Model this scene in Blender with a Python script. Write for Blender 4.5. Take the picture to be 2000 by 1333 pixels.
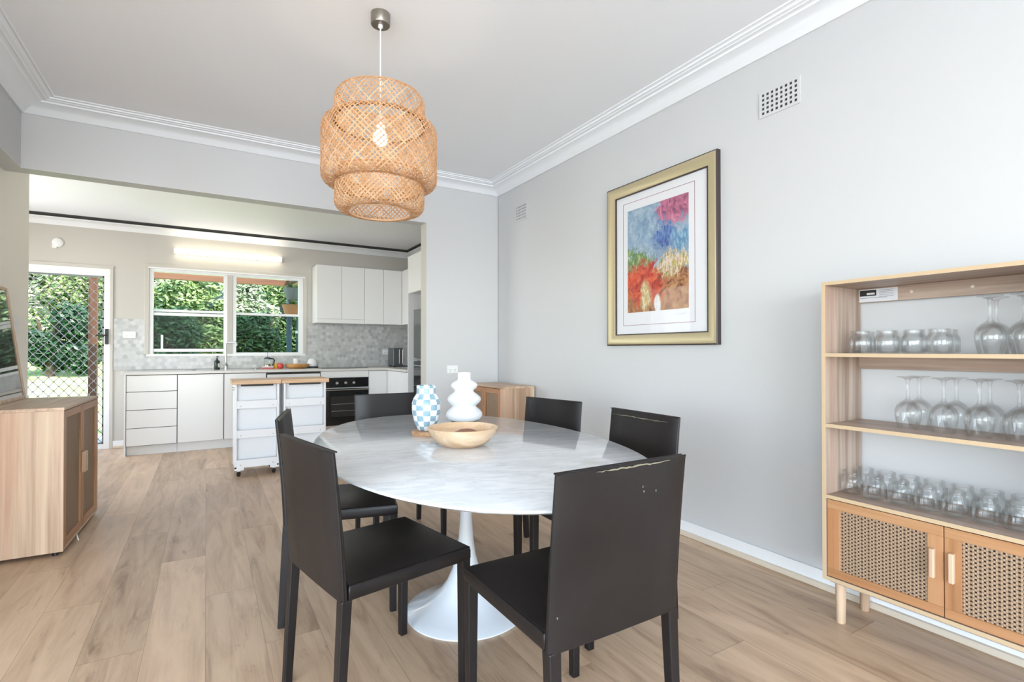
import bpy, bmesh, math, random
from mathutils import Vector, Matrix
PI = math.pi
R = math.radians
C = bpy.context.scene.collection
for o in list(bpy.data.objects):
    bpy.data.objects.remove(o)
scene = bpy.context.scene
rnd = random.Random(7)

# ------------------------------------------------------------------ camera
cd = bpy.data.cameras.new('camera')
cam = bpy.data.objects.new('camera', cd)
C.objects.link(cam)
cam.location = (0, 0, 1.16)
cam.rotation_euler = (R(90.46), 0, R(-30.9))
cd.sensor_width = 36
cd.lens = 36 * 997 / 2000
cd.shift_y = 0.005
cd.clip_start = 0.02
scene.camera = cam

# ------------------------------------------------------------------ world, sun, daylight, exposure
world = bpy.data.worlds.new('sky')
scene.world = world
world.use_nodes = True
wn = world.node_tree.nodes
bg = wn['Background']
sky = wn.new('ShaderNodeTexSky')
sky.sky_type = 'NISHITA'
sky.sun_disc = False
sky.sun_elevation = R(52)
sky.sun_rotation = R(150)
sky.air_density = 1.0
world.node_tree.links.new(sky.outputs[0], bg.inputs[0])
bg.inputs[1].default_value = 0.8


def light(name, kind, loc, rot, energy, color, size=None, size_y=None, angle=None, spread=None):
    d = bpy.data.lights.new(name, kind)
    d.energy = energy
    d.color = color
    if kind == 'AREA':
        d.shape = 'RECTANGLE'
        d.size = size
        d.size_y = size_y
    if angle is not None:
        d.angle = angle
    o = bpy.data.objects.new(name, d)
    o.location = loc
    o.rotation_euler = rot
    C.objects.link(o)
    return o


sun = light('sun', 'SUN', (0, 0, 10), (0, 0, 0), 9.0, (1.0, 0.95, 0.86), angle=R(0.6))
sun.rotation_euler = Vector((-0.45, 0.55, -1.0)).to_track_quat('-Z', 'Y').to_euler()
# daylight of the big living room windows behind and left of the viewer
light('daylight_rear_window', 'AREA', (-1.6, -5.1, 1.4), (R(100), 0, 0), 345, (0.80, 0.90, 1.0), 4.9, 2.1)
light('daylight_left_window', 'AREA', (-4.9, -2.3, 1.35), (R(103), 0, R(-90)), 190, (0.80, 0.90, 1.0), 4.3, 1.9)
light('kitchen_side_fill', 'AREA', (-2.55, 6.45, 1.5), (R(92), 0, R(-112)), 36, (1.0, 0.98, 0.95), 1.5, 1.7)  # unseen lamp added at the side to brighten the kitchen
scene.view_settings.view_transform = 'Standard'
scene.view_settings.look = 'None'
scene.view_settings.gamma = 1
scene.view_settings.use_curve_mapping = False
scene.view_settings.exposure = 0.34
scene.cycles.transparent_max_bounces = 48

# ------------------------------------------------------------------ node helpers
class V:
    """a float socket with arithmetic"""
    def __init__(s, nt, sock):
        s.nt, s.s = nt, sock

    def op(s, kind, *a):
        n = s.nt.nodes.new('ShaderNodeMath')
        n.operation = kind
        s.nt.links.new(s.s, n.inputs[0])
        for i, b in enumerate(a):
            if isinstance(b, V):
                s.nt.links.new(b.s, n.inputs[i + 1])
            else:
                n.inputs[i + 1].default_value = b
        return V(s.nt, n.outputs[0])

    def __add__(s, b): return s.op('ADD', b)
    def __sub__(s, b): return s.op('SUBTRACT', b)
    def __mul__(s, b): return s.op('MULTIPLY', b)
    def __truediv__(s, b): return s.op('DIVIDE', b)
    def fr(s): return s.op('FRACT')
    def ab(s): return s.op('ABSOLUTE')
    def mx(s, b): return s.op('MAXIMUM', b)
    def mn(s, b): return s.op('MINIMUM', b)
    def lt(s, b): return s.op('LESS_THAN', b)
    def gt(s, b): return s.op('GREATER_THAN', b)
    def pw(s, b): return s.op('POWER', b)
    def sq(s): return s.op('SQRT')
    def fl(s): return s.op('FLOOR')


def mat(name, color=(0.8, 0.8, 0.8), rough=0.5, metal=0.0, **kw):
    m = bpy.data.materials.new(name)
    m.use_nodes = True
    b = m.node_tree.nodes['Principled BSDF']
    b.inputs['Base Color'].default_value = (*color, 1)
    b.inputs['Roughness'].default_value = rough
    b.inputs['Metallic'].default_value = metal
    for k, v in kw.items():
        k = {'spec': 'Specular IOR Level', 'coat': 'Coat Weight', 'coatr': 'Coat Roughness', 'emit': 'Emission Strength',
             'ecol': 'Emission Color', 'trans': 'Transmission Weight', 'ior': 'IOR', 'alpha': 'Alpha', 'sub': 'Subsurface Weight'}[k]
        b.inputs[k].default_value = v
    return m


def tex_parts(m):
    nt = m.node_tree
    return nt, nt.nodes['Principled BSDF']


def coords(nt, scale=(1, 1, 1), rot=(0, 0, 0), kind='Object'):
    tc = nt.nodes.new('ShaderNodeTexCoord')
    mp = nt.nodes.new('ShaderNodeMapping')
    mp.inputs['Scale'].default_value = scale
    mp.inputs['Rotation'].default_value = rot
    nt.links.new(tc.outputs[kind], mp.inputs[0])
    return mp.outputs[0]


def xyz(nt, sock):
    s = nt.nodes.new('ShaderNodeSeparateXYZ')
    nt.links.new(sock, s.inputs[0])
    return [V(nt, s.outputs[i]) for i in range(3)]


def noise(nt, vec, scale=5, detail=4, rough=0.5, dist=0.0):
    n = nt.nodes.new('ShaderNodeTexNoise')
    n.inputs['Scale'].default_value = scale
    n.inputs['Detail'].default_value = detail
    n.inputs['Roughness'].default_value = rough
    n.inputs['Distortion'].default_value = dist
    nt.links.new(vec, n.inputs['Vector'])
    return n.outputs['Fac']


def ramp(nt, fac, stops, interp='LINEAR'):
    r = nt.nodes.new('ShaderNodeValToRGB')
    r.color_ramp.interpolation = interp
    e = r.color_ramp.elements
    while len(e) < len(stops):
        e.new(0.5)
    for i, (p, c) in enumerate(stops):
        e[i].position = p
        e[i].color = (*c, 1)
    nt.links.new(fac.s if isinstance(fac, V) else fac, r.inputs[0])
    return r.outputs[0]


def mix(nt, fac, a, b, mode='MIX'):
    n = nt.nodes.new('ShaderNodeMix')
    n.data_type = 'RGBA'
    n.blend_type = mode
    for sock, v in ((n.inputs[0], fac), (n.inputs[6], a), (n.inputs[7], b)):
        if isinstance(v, V):
            nt.links.new(v.s, sock)
        elif isinstance(v, (int, float)):
            sock.default_value = v
        elif isinstance(v, tuple):
            sock.default_value = (*v, 1)
        else:
            nt.links.new(v, sock)
    return n.outputs[2]


def bump(nt, b, h, strength=0.2, dist=0.01):
    n = nt.nodes.new('ShaderNodeBump')
    n.inputs['Strength'].default_value = strength
    n.inputs['Distance'].default_value = dist
    nt.links.new(h.s if isinstance(h, V) else h, n.inputs['Height'])
    nt.links.new(n.outputs[0], b.inputs['Normal'])


def combine(nt, x, y, z):
    n = nt.nodes.new('ShaderNodeCombineXYZ')
    for i, v in enumerate((x, y, z)):
        if isinstance(v, V):
            nt.links.new(v.s, n.inputs[i])
        else:
            n.inputs[i].default_value = v
    return n.outputs[0]


# ------------------------------------------------------------------ materials
def plaster(name, col, rough=0.65):
    m = mat(name, col, rough)
    nt, b = tex_parts(m)
    n = noise(nt, coords(nt), 60, 3)
    bump(nt, b, n, 0.03, 0.002)
    return m


M_wall = plaster('wall_paint', (0.595, 0.600, 0.605), 0.5)
M_lwall = plaster('kitchen_lit_wall', (0.90, 0.84, 0.77), 0.5)  # kitchen light on the left wall put into its colour: lighter and warmer
M_header = M_wall
M_kwall = plaster('cream_wall_paint', (0.56, 0.535, 0.485), 0.5)
M_ceil = plaster('ceiling_paint', (0.90, 0.94, 0.985), 0.7)
M_kceil = plaster('kitchen_ceiling_paint', (0.91, 0.93, 0.95), 0.6)
M_trim = mat('white_gloss_trim', (0.84, 0.85, 0.865), 0.35)
M_white = mat('white_satin', (0.85, 0.85, 0.845), 0.3)
M_cab = mat('white_cabinet_laminate', (0.84, 0.84, 0.835), 0.22)
M_trolley = mat('white_trolley_paint', (0.85, 0.86, 0.885), 0.4)
M_black = mat('black_plastic', (0.015, 0.015, 0.017), 0.35)
M_gap = mat('dark_gap', (0.05, 0.05, 0.05), 0.8)
M_steel = mat('brushed_steel', (0.55, 0.54, 0.52), 0.28, 1.0)
M_nickel = mat('brushed_nickel', (0.36, 0.33, 0.29), 0.3, 1.0)
M_bglass = mat('black_glass', (0.012, 0.012, 0.013), 0.06, spec=0.6)
M_bench = mat('pale_stone_worktop', (0.66, 0.64, 0.60), 0.25)
M_quad = mat('beige_timber_bead', (0.66, 0.57, 0.46), 0.45)


def floor_mat():
    m = mat('oak_plank_floor', rough=0.42)
    nt, b = tex_parts(m)
    o = coords(nt)
    x, y, z = xyz(nt, o)
    W, L = 0.205, 1.5
    row = (x / W).fl()
    off = (row * 0.377 + 0.13).fr() * L
    yy = (y + off) / L
    col = yy.fl()
    fx = (x / W).fr()
    fy = yy.fr()
    wn_ = nt.nodes.new('ShaderNodeTexWhiteNoise')
    nt.links.new(combine(nt, row, col, 0.0), wn_.inputs['Vector'])
    rv = V(nt, wn_.outputs['Value'])
    # grain stretched along the boards, shifted per board
    gv = combine(nt, x * 6.0 + rv * 17.0, y * 0.8 + rv * 31.0, rv * 9.0)
    g1 = V(nt, noise(nt, gv, 2.2, 8, 0.6, 0.9))
    gv2 = combine(nt, x * 60.0 + rv * 50.0, y * 2.2, rv * 5.0)
    g2 = V(nt, noise(nt, gv2, 2.0, 4, 0.6, 0.3))
    gv3 = combine(nt, x * 7.0 + rv * 40.0, y * 1.5 + rv * 3.0, rv * 4.0)
    kn = V(nt, noise(nt, gv3, 2.4, 6, 0.62, 0.5))
    c = ramp(nt, g1 * 0.8 + g2 * 0.2, [(0.33, (0.27, 0.165, 0.10)), (0.44, (0.45, 0.30, 0.19)), (0.54, (0.575, 0.405, 0.265)), (0.68, (0.68, 0.50, 0.345))])
    c = mix(nt, rv * 0.4 + 0.15, c, (0.62, 0.45, 0.31))
    c = mix(nt, ((kn - 0.615) * 5.0).mx(0.0).mn(0.62), c, (0.20, 0.125, 0.075))
    v = rv * 0.24 + 0.86
    c = mix(nt, 1.0, c, combine(nt, v, v, v), 'MULTIPLY')
    e = 0.006
    seam = fx.lt(0.012).mx(fy.lt(0.0022))
    c = mix(nt, seam * 0.45, c, (0.14, 0.09, 0.06))
    nt.links.new(c, b.inputs['Base Color'])
    r = g2 * 0.2 + 0.3
    nt.links.new(r.s, b.inputs['Roughness'])
    bump(nt, b, g2 * 0.3 + seam * -1.0, 0.08, 0.002)
    return m


def laminate(name, axis, base=((0.50, 0.36, 0.23), (0.67, 0.52, 0.37), (0.76, 0.63, 0.475)), k=1.0):
    """straight-grained pale timber, grain along axis 0/1/2"""
    m = mat(name, rough=0.42)
    nt, b = tex_parts(m)
    sc = [16 * k, 16 * k, 16 * k]
    sc[axis] = 0.7 * k
    n1 = V(nt, noise(nt, coords(nt, tuple(sc)), 1.0, 5, 0.55, 0.6))
    sc2 = [90 * k, 90 * k, 90 * k]
    sc2[axis] = 2.0
    n2 = V(nt, noise(nt, coords(nt, tuple(sc2)), 1.0, 2))
    sc3 = [7 * k, 7 * k, 7 * k]
    sc3[axis] = 0.35 * k
    n3 = V(nt, noise(nt, coords(nt, tuple(sc3)), 1.3, 2, 0.5, 0.3))
    c = ramp(nt, n1 * 0.55 + n2 * 0.15 + n3 * 0.3, [(0.38, base[0]), (0.5, base[1]), (0.60, base[2])])
    c = mix(nt, ((n3 - 0.52) * 5.0).mx(0.0).mn(0.5), c, (base[1][0] * 1.02, base[1][1] * 0.84, base[1][2] * 0.80))
    nt.links.new(c, b.inputs['Base Color'])
    bump(nt, b, n2, 0.04, 0.001)
    return m


ASH = ((0.37, 0.235, 0.15), (0.55, 0.385, 0.265), (0.66, 0.50, 0.35))
PINE = ((0.27, 0.115, 0.045), (0.43, 0.215, 0.095), (0.50, 0.285, 0.145))
M_ash = [laminate('pale_ash_laminate_' + 'xyz'[i], i, ASH) for i in range(3)]
M_edge = mat('light_edge_band', (0.56, 0.42, 0.265), 0.4)
M_pine = [laminate('honey_pine_' + 'xyz'[i], i, PINE, 0.8) for i in range(3)]
M_block = laminate('butcher_block', 0, ((0.45, 0.26, 0.13), (0.66, 0.43, 0.25), (0.76, 0.55, 0.36)), 1.2)
M_bowl = laminate('pale_turned_wood', 0, ((0.58, 0.38, 0.22), (0.70, 0.50, 0.32), (0.78, 0.60, 0.42)), 1.3)
M_cork = laminate('coaster_wood', 0, ((0.36, 0.19, 0.09), (0.48, 0.28, 0.15), (0.60, 0.38, 0.22)), 3.0)
M_floor = floor_mat()


def cane_mat(name, u, v, pu=0.0246, pv=0.0144, hole_r=0.0035):
    """woven cane webbing: straw strands with a staggered lattice of open holes (u, v: the two axes of the sheet)"""
    m = mat(name, (0.62, 0.46, 0.31), 0.6)
    nt, b = tex_parts(m)
    p = xyz(nt, coords(nt))
    a, c = p[u] / pu, p[v] / pv

    def dist(sh):
        da = ((a + sh).fr() - 0.5) * pu
        dc = ((c + sh).fr() - 0.5) * pv
        return (da * da + dc * dc).sq()
    d = dist(0.0).mn(dist(0.5))
    hole = d.lt(hole_r)
    st = ((a * 4.0).fr() - 0.5).ab()
    dg = (((a * 2.0 + c) * 1.0).fr() - 0.5).ab() * 0.5 + (((a * 2.0 - c) * 1.0).fr() - 0.5).ab() * 0.5
    col = ramp(nt, st * 0.5 + dg, [(0.1, (0.20, 0.12, 0.07)), (0.4, (0.36, 0.245, 0.155)), (0.7, (0.54, 0.40, 0.28))])
    nt.links.new(col, b.inputs['Base Color'])
    nt.links.new((hole * -1.0 + 1.0).s, b.inputs['Alpha'])
    bump(nt, b, dg, 0.3, 0.001)
    return m


M_hole_shade = mat('dark_hole_shade', (0.035, 0.02, 0.013), 0.9)  # near-black sheet that paints the cabinet's inner shade behind the cane holes
M_cane_x = cane_mat('cane_webbing_side', 0, 2)
M_cane_y = cane_mat('cane_webbing_front', 1, 2)


def leather():
    m = mat('dark_brown_leather', (0.024, 0.0195, 0.0195), 0.38, spec=0.36)
    nt, b = tex_parts(m)
    n = V(nt, noise(nt, coords(nt), 160, 3))
    n2 = V(nt, noise(nt, coords(nt), 4, 3))
    c = ramp(nt, n2, [(0.3, (0.008, 0.0065, 0.0067)), (0.7, (0.0145, 0.0115, 0.0117))])
    nt.links.new(c, b.inputs['Base Color'])
    nt.links.new((n2 * 0.2 + 0.3).s, b.inputs['Roughness'])
    bump(nt, b, n + n2 * 2.0, 0.12, 0.002)
    return m


M_leather = leather()
M_tear = mat('frayed_pale_lining', (0.21, 0.19, 0.13), 0.9)
M_scuff = mat('scuffed_leather', (0.16, 0.145, 0.13), 0.8)


def marble():
    m = mat('white_carrara_marble', rough=0.09, spec=0.55)
    nt, b = tex_parts(m)
    o = coords(nt, (1.0, 0.9, 1.0), (0, 0, 0.25))
    n0 = V(nt, noise(nt, o, 1.6, 6, 0.6, 0.8))
    x, y, z = xyz(nt, o)
    vv = combine(nt, x * 2.0 + n0 * 1.3, y * 8.0 + n0 * 1.5, 0.0)
    n1 = V(nt, noise(nt, vv, 1.5, 9, 0.66, 0.6))
    v1 = ((n1 - 0.5).ab() * 7.0).mn(1.0)
    n2 = V(nt, noise(nt, combine(nt, x * 3.0, y * 16.0 + n0 * 3.0, 2.0), 2.6, 6, 0.6, 0.6))
    f = v1 * 0.62 + n2 * 0.38
    c = ramp(nt, f, [(0.08, (0.53, 0.555, 0.59)), (0.22, (0.66, 0.69, 0.72)), (0.5, (0.75, 0.77, 0.80)), (0.9, (0.80, 0.82, 0.845))])
    nt.links.new(c, b.inputs['Base Color'])
    return m


M_marble = marble()
M_tulip = mat('white_lacquered_metal', (0.74, 0.78, 0.82), 0.08, spec=0.6)


def glass_mat(name, tint=(1, 1, 1), rough=0.0, ior=1.45):
    m = bpy.data.materials.new(name)
    m.use_nodes = True
    nt = m.node_tree
    nt.nodes.clear()
    out = nt.nodes.new('ShaderNodeOutputMaterial')
    g = nt.nodes.new('ShaderNodeBsdfGlass')
    g.inputs['Color'].default_value = (*tint, 1)
    g.inputs['Roughness'].default_value = rough
    g.inputs['IOR'].default_value = ior
    nt.links.new(g.outputs[0], out.inputs[0])
    return m


def pane_mat(name, gloss=0.06, tint=(0.95, 0.98, 0.97)):
    """a thin sheet of window glass: mostly clear, a little mirror"""
    m = bpy.data.materials.new(name)
    m.use_nodes = True
    nt = m.node_tree
    nt.nodes.clear()
    out = nt.nodes.new('ShaderNodeOutputMaterial')
    t = nt.nodes.new('ShaderNodeBsdfTransparent')
    t.inputs[0].default_value = (*tint, 1)
    g = nt.nodes.new('ShaderNodeBsdfGlossy')
    g.inputs['Roughness'].default_value = 0.02
    mx = nt.nodes.new('ShaderNodeMixShader')
    mx.inputs[0].default_value = gloss
    nt.links.new(t.outputs[0], mx.inputs[1])
    nt.links.new(g.outputs[0], mx.inputs[2])
    nt.links.new(mx.outputs[0], out.inputs[0])
    return m




def clear_glass(name):
    """thin clear glassware: see-through face on, greyer and more mirror-like towards its edges"""
    m = bpy.data.materials.new(name)
    m.use_nodes = True
    nt = m.node_tree
    nt.nodes.clear()
    out = nt.nodes.new('ShaderNodeOutputMaterial')
    lw = nt.nodes.new('ShaderNodeLayerWeight')
    lw.inputs[0].default_value = 0.45
    fac = V(nt, lw.outputs['Facing'])
    t = nt.nodes.new('ShaderNodeBsdfTransparent')
    nt.links.new(ramp(nt, fac, [(0.0, (0.992, 0.995, 0.995)), (0.60, (0.985, 0.99, 0.99)), (0.85, (0.965, 0.97, 0.97)), (1.0, (0.60, 0.61, 0.61))]), t.inputs[0])
    g = nt.nodes.new('ShaderNodeBsdfGlossy')
    g.inputs['Roughness'].default_value = 0.03
    fr = nt.nodes.new('ShaderNodeFresnel')
    fr.inputs[0].default_value = 1.45
    f = (V(nt, fr.outputs[0]) * 0.55).mn(0.3)
    mx_ = nt.nodes.new('ShaderNodeMixShader')
    nt.links.new(f.s, mx_.inputs[0])
    nt.links.new(t.outputs[0], mx_.inputs[1])
    nt.links.new(g.outputs[0], mx_.inputs[2])
    nt.links.new(mx_.outputs[0], out.inputs[0])
    return m


M_glass = clear_glass('clear_glassware')
M_pane = pane_mat('window_pane', 0.0015)
M_beaker = pane_mat('beaker_glass', 0.06)
M_picpane = pane_mat('picture_glazing', 0.006, (1, 1, 1))


def backsplash():
    m = mat('grey_hexagon_mosaic', rough=0.3)
    nt, b = tex_parts(m)
    x, y, z = xyz(nt, coords(nt))
    s = 0.052
    px, py = x / s, z / (s * 1.732)

    def cell(sh):
        dx = (px + sh).fr() - 0.5
        dy = ((py + sh).fr() - 0.5) * 1.732
        ix = (px + sh).fl() + sh * 7.0
        iy = (py + sh).fl() + sh * 3.0
        return dx, dy, ix, iy, dx * dx + dy * dy
    A, B = cell(0.0), cell(0.5)
    sel = A[4].lt(B[4])
    inv = sel * -1.0 + 1.0
    dx = A[0] * sel + B[0] * inv
    dy = A[1] * sel + B[1] * inv
    ix = A[2] * sel + B[2] * inv
    iy = A[3] * sel + B[3] * inv
    w = nt.nodes.new('ShaderNodeTexWhiteNoise')
    nt.links.new(combine(nt, ix, iy, 0.0), w.inputs['Vector'])
    rv = V(nt, w.outputs['Value'])
    hd = dx.ab().mx(dx.ab() * 0.5 + dy.ab() * 0.866)
    grout = hd.gt(0.455)
    n = V(nt, noise(nt, coords(nt), 14, 4))
    c = ramp(nt, rv * 0.65 + n * 0.35, [(0.15, (0.37, 0.38, 0.385)), (0.5, (0.50, 0.505, 0.50)), (0.85, (0.60, 0.60, 0.59))])
    c = mix(nt, grout, c, (0.50, 0.50, 0.48))
    nt.links.new(c, b.inputs['Base Color'])
    bump(nt, b, grout * -1.0, 0.2, 0.002)
    return m


M_tile = backsplash()


def grass_mat():
    m = mat('sunlit_lawn', rough=0.9)
    nt, b = tex_parts(m)
    n = V(nt, noise(nt, coords(nt), 3.5, 8, 0.7))
    nt.links.new(ramp(nt, n, [(0.35, (0.19, 0.33, 0.07)), (0.5, (0.36, 0.50, 0.15)), (0.65, (0.55, 0.62, 0.30))]), b.inputs['Base Color'])
    bump(nt, b, n, 0.5, 0.05)
    return m


def leaf_mat(name, a, b_):
    m = bpy.data.materials.new(name)
    m.use_nodes = True
    nt, b = tex_parts(m)
    gi = nt.nodes.new('ShaderNodeNewGeometry')
    c = mix(nt, V(nt, gi.outputs['Random Per Island']), a, b_)
    nt.links.new(c, b.inputs['Base Color'])
    b.inputs['Roughness'].default_value = 0.45
    return m


M_grass = grass_mat()
M_leaf = [leaf_mat('dark_leaves', (0.008, 0.035, 0.015), (0.035, 0.10, 0.03)), leaf_mat('bright_leaves', (0.015, 0.07, 0.01), (0.42, 0.52, 0.20)),
          leaf_mat('blossoming_leaves', (0.05, 0.13, 0.03), (0.85, 0.85, 0.62))]
M_stem = mat('bark', (0.08, 0.05, 0.03), 0.9)
M_fence = mat('dark_green_fence_sheet', (0.035, 0.06, 0.06), 0.6)
M_brown = laminate('stained_timber', 2, ((0.08, 0.035, 0.02), (0.14, 0.065, 0.035), (0.19, 0.10, 0.055)))
M_concrete = mat('pale_paving', (0.55, 0.53, 0.50), 0.8)


# ------------------------------------------------------------------ mesh helpers
class MB:
    def __init__(s):
        s.v, s.f = [], []

    def add(s, vs, fs):
        n = len(s.v)
        s.v += [tuple(p) for p in vs]
        s.f += [tuple(i + n for i in f) for f in fs]
        return s

    def box(s, x0, x1, y0, y1, z0, z1):
        v = [(x, y, z) for z in (z0, z1) for y in (y0, y1) for x in (x0, x1)]
        return s.add(v, [(0, 2, 3, 1), (4, 5, 7, 6), (0, 1, 5, 4), (2, 6, 7, 3), (0, 4, 6, 2), (1, 3, 7, 5)])

    def hexa(s, bottom, top):
        """eight-corner solid: two loops of four points, same order"""
        v = list(bottom) + list(top)
        return s.add(v, [(3, 2, 1, 0), (4, 5, 6, 7), (0, 1, 5, 4), (1, 2, 6, 5), (2, 3, 7, 6), (3, 0, 4, 7)])

    def loft(s, rings, closed=True, cap=True):
        n = len(rings[0])
        vs = [p for r in rings for p in r]
        fs = []
        for i in range(len(rings) - 1):
            for j in range(n if closed else n - 1):
                k = (j + 1) % n
                fs.append((i * n + j, i * n + k, (i + 1) * n + k, (i + 1) * n + j))
        if cap and closed:
            fs.append(tuple(range(n - 1, -1, -1)))
            fs.append(tuple((len(rings) - 1) * n + j for j in range(n)))
        return s.add(vs, fs)

    def lathe(s, prof, c=(0, 0, 0), seg=32, sx=1.0, sy=1.0, cap=True, close=False):
        rings = []
        for r, z in prof:
            r = max(r, 1e-4)
            rings.append([(c[0] + r * sx * math.cos(2 * PI * j / seg), c[1] + r * sy * math.sin(2 * PI * j / seg), c[2] + z) for j in range(seg)])
        if close:
            rings.append(rings[0])
        return s.loft(rings, True, cap and not close)

    def tube(s, pts, r, seg=8, cap=True):
        pts = [Vector(p) for p in pts]
        rings = []
        up = None
        for i, p in enumerate(pts):
            t = (pts[min(i + 1, len(pts) - 1)] - pts[max(i - 1, 0)]).normalized()
            if up is None:
                up = t.orthogonal().normalized()
            up = (up - t * up.dot(t)).normalized()
            w = t.cross(up)
            rr = r[i] if isinstance(r, (list, tuple)) else r
            rings.append([tuple(p + (up * math.cos(2 * PI * j / seg) + w * math.sin(2 * PI * j / seg)) * rr) for j in range(seg)])
        return s.loft(rings, True, cap)

    def build(s, name, m, parent=None, bevel=0.0, smooth=False, seg=2, world=True, angle=40):
        me = bpy.data.meshes.new(name)
        off = Vector((0, 0, 0))
        if parent is not None and world:
            p = parent
            while p is not None:
                off += p.location
                p = p.parent
        me.from_pydata([(a - off.x, b - off.y, c - off.z) for a, b, c in s.v], [], s.f)
        if smooth:
            me.polygons.foreach_set('use_smooth', [True] * len(me.polygons))
            me.set_sharp_from_angle(angle=R(angle))
        me.materials.append(m)
        o = bpy.data.objects.new(name, me)
        C.objects.link(o)
        if parent is not None:
            o.parent = parent
        if bevel:
            b = o.modifiers.new('bevel', 'BEVEL')
            b.width = bevel
            b.segments = seg
            b.limit_method = 'ANGLE'
            b.angle_limit = R(40)
        return o


def box(name, m, parent, x0, x1, y0, y1, z0, z1, bevel=0.0, **k):
    return MB().box(x0, x1, y0, y1, z0, z1).build(name, m, parent, bevel, **k)


def tag(o, label, cat, group=None):
    o['label'] = label
    o['category'] = cat
    if group:
        o['group'] = group
    return o


def struct(o):
    o['kind'] = 'structure'
    return o


def thing(name, label, cat, loc=(0, 0, 0), rz=0.0, group=None):
    o = bpy.data.objects.new(name, None)
    o.empty_display_size = 0.1
    C.objects.link(o)
    o.location = loc
    o.rotation_euler = (0, 0, rz)
    return tag(o, label, cat, group)


def dup(root, loc, rz, label, group=None):
    def cp(o, par):
        c = o.copy()
        C.objects.link(c)
        c.parent = par
        for ch in [q for q in bpy.data.objects if q.parent == o]:
            cp(ch, c)
        return c
    r = cp(root, None)
    r.location = loc
    r.rotation_euler = (0, 0, rz)
    r['label'] = label
    if group:
        r['group'] = group
    return r


# ================================================================== THE ROOM
XR, XL, YH, YK, ZC, ZK = 2.588, -1.18, 4.605, 7.6, 2.83, 2.68
XB = -1.07   # face of the boxed beam over the left wall
HZ = 2.38    # underside of the wide opening

struct(MB().box(-2.75, 2.95, 2.6, 7.7, -0.1, 0.0).box(-5.2, 2.95, -5.3, 2.6, -0.1, 0.0).build('floor', M_floor))
struct(MB().box(-1.3, 2.7, 2.6, 4.70, ZC, ZC + 0.1).box(-5.2, 2.7, -5.3, 2.6, ZC, ZC + 0.1).build('ceiling', M_ceil))
struct(box('ceiling_kitchen', M_kceil, None, -2.7, 2.9, 4.70, 7.7, ZK, ZK + 0.1))
struct(box('wall_right', M_wall, None, XR, XR + 0.1, -5.2, 4.735, 0, ZC))
h = MB()
h.box(XL, 1.805, YH, 4.735, HZ, ZC)
h.box(1.805, XR, YH, 4.735, 0, ZC)
struct(h.build('wall_front', M_wall))
# left wall with its window (behind the picture edge) and the boxed beam above
h = MB()
h.box(XL - 0.1, XL, 2.6, 5.29, 0, ZC)
struct(h.build('wall_left', M_lwall))
struct(box('trim_1', M_wall, None, XL, XB, -5.2, YH, HZ, ZC))
h = MB()
h.box(-5.0, -4.1, -5.3, -5.2, 0, ZC)
h.box(2.3, XR, -5.3, -5.2, 0, ZC)
h.box(-4.1, 2.3, -5.3, -5.2, 0, 0.3)
h.box(-4.1, 2.3, -5.3, -5.2, 2.5, ZC)
struct(h.build('wall_rear', M_wall))
h = MB()
h.box(-5.1, -5.0, -5.3, -4.5, 0, ZC)
h.box(-5.1, -5.0, 2.1, 2.7, 0, ZC)
h.box(-5.1, -5.0, -4.5, 2.1, 0, 0.35)
h.box(-5.1, -5.0, -4.5, 2.1, 2.4, ZC)
h.box(-5.0, XL - 0.1, 2.6, 2.7, 0, ZC)
struct(h.build('wall_living', M_wall))

# kitchen walls: openings for the window and the back door
WX0, WX1, WZ0, WZ1 = -0.60, 1.155, 1.11, 2.165
DX0, DX1, DZ1 = -1.92, -0.965, 2.12
h = MB()
h.box(-2.7, DX0, YK, YK + 0.12, 0, ZK)
h.box(DX0, DX1, YK, YK + 0.12, DZ1, ZK)
h.box(DX1, WX0, YK, YK + 0.12, 0, ZK)
h.box(WX0, WX1, YK, YK + 0.12, 0, WZ0)
h.box(WX0, WX1, YK, YK + 0.12, WZ1, ZK)
h.box(WX1, 2.85, YK, YK + 0.12, 0, ZK)
struct(h.build('wall_kitchen_back', M_kwall))
struct(box('wall_kitchen_right', M_kwall, None, 2.75, 2.85, 4.735, YK, 0, ZK))
h = MB()
h.box(-2.7, -2.6, 5.29, 5.7, 0, ZK)
h.box(-2.7, -2.6, 7.2, YK, 0, ZK)
h.box(-2.7, -2.6, 5.7, 7.2, 0, 0.6)
h.box(-2.7, -2.6, 5.7, 7.2, 2.4, ZK)
h.box(-2.7, XL - 0.1, 5.19, 5.29, 0, ZK)
struct(h.build('wall_kitchen_left', M_kwall))
struct(box('wall_kitchen_front', M_kwall, None, XR, 2.75, 4.6, 4.735, 0, ZC))


def cornice(name, x0, x1, y0, y1, prof, m):
    """a moulding mitred round the four walls; prof = (distance from wall, height)"""
    rings = []
    for d, z in prof:
        rings.append([(x0 + d, y0 + d, z), (x1 - d, y0 + d, z), (x1 - d, y1 - d, z), (x0 + d, y1 - d, z)])
    return MB().loft(rings, True, False).build(name, m, None, smooth=True, angle=30)


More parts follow.
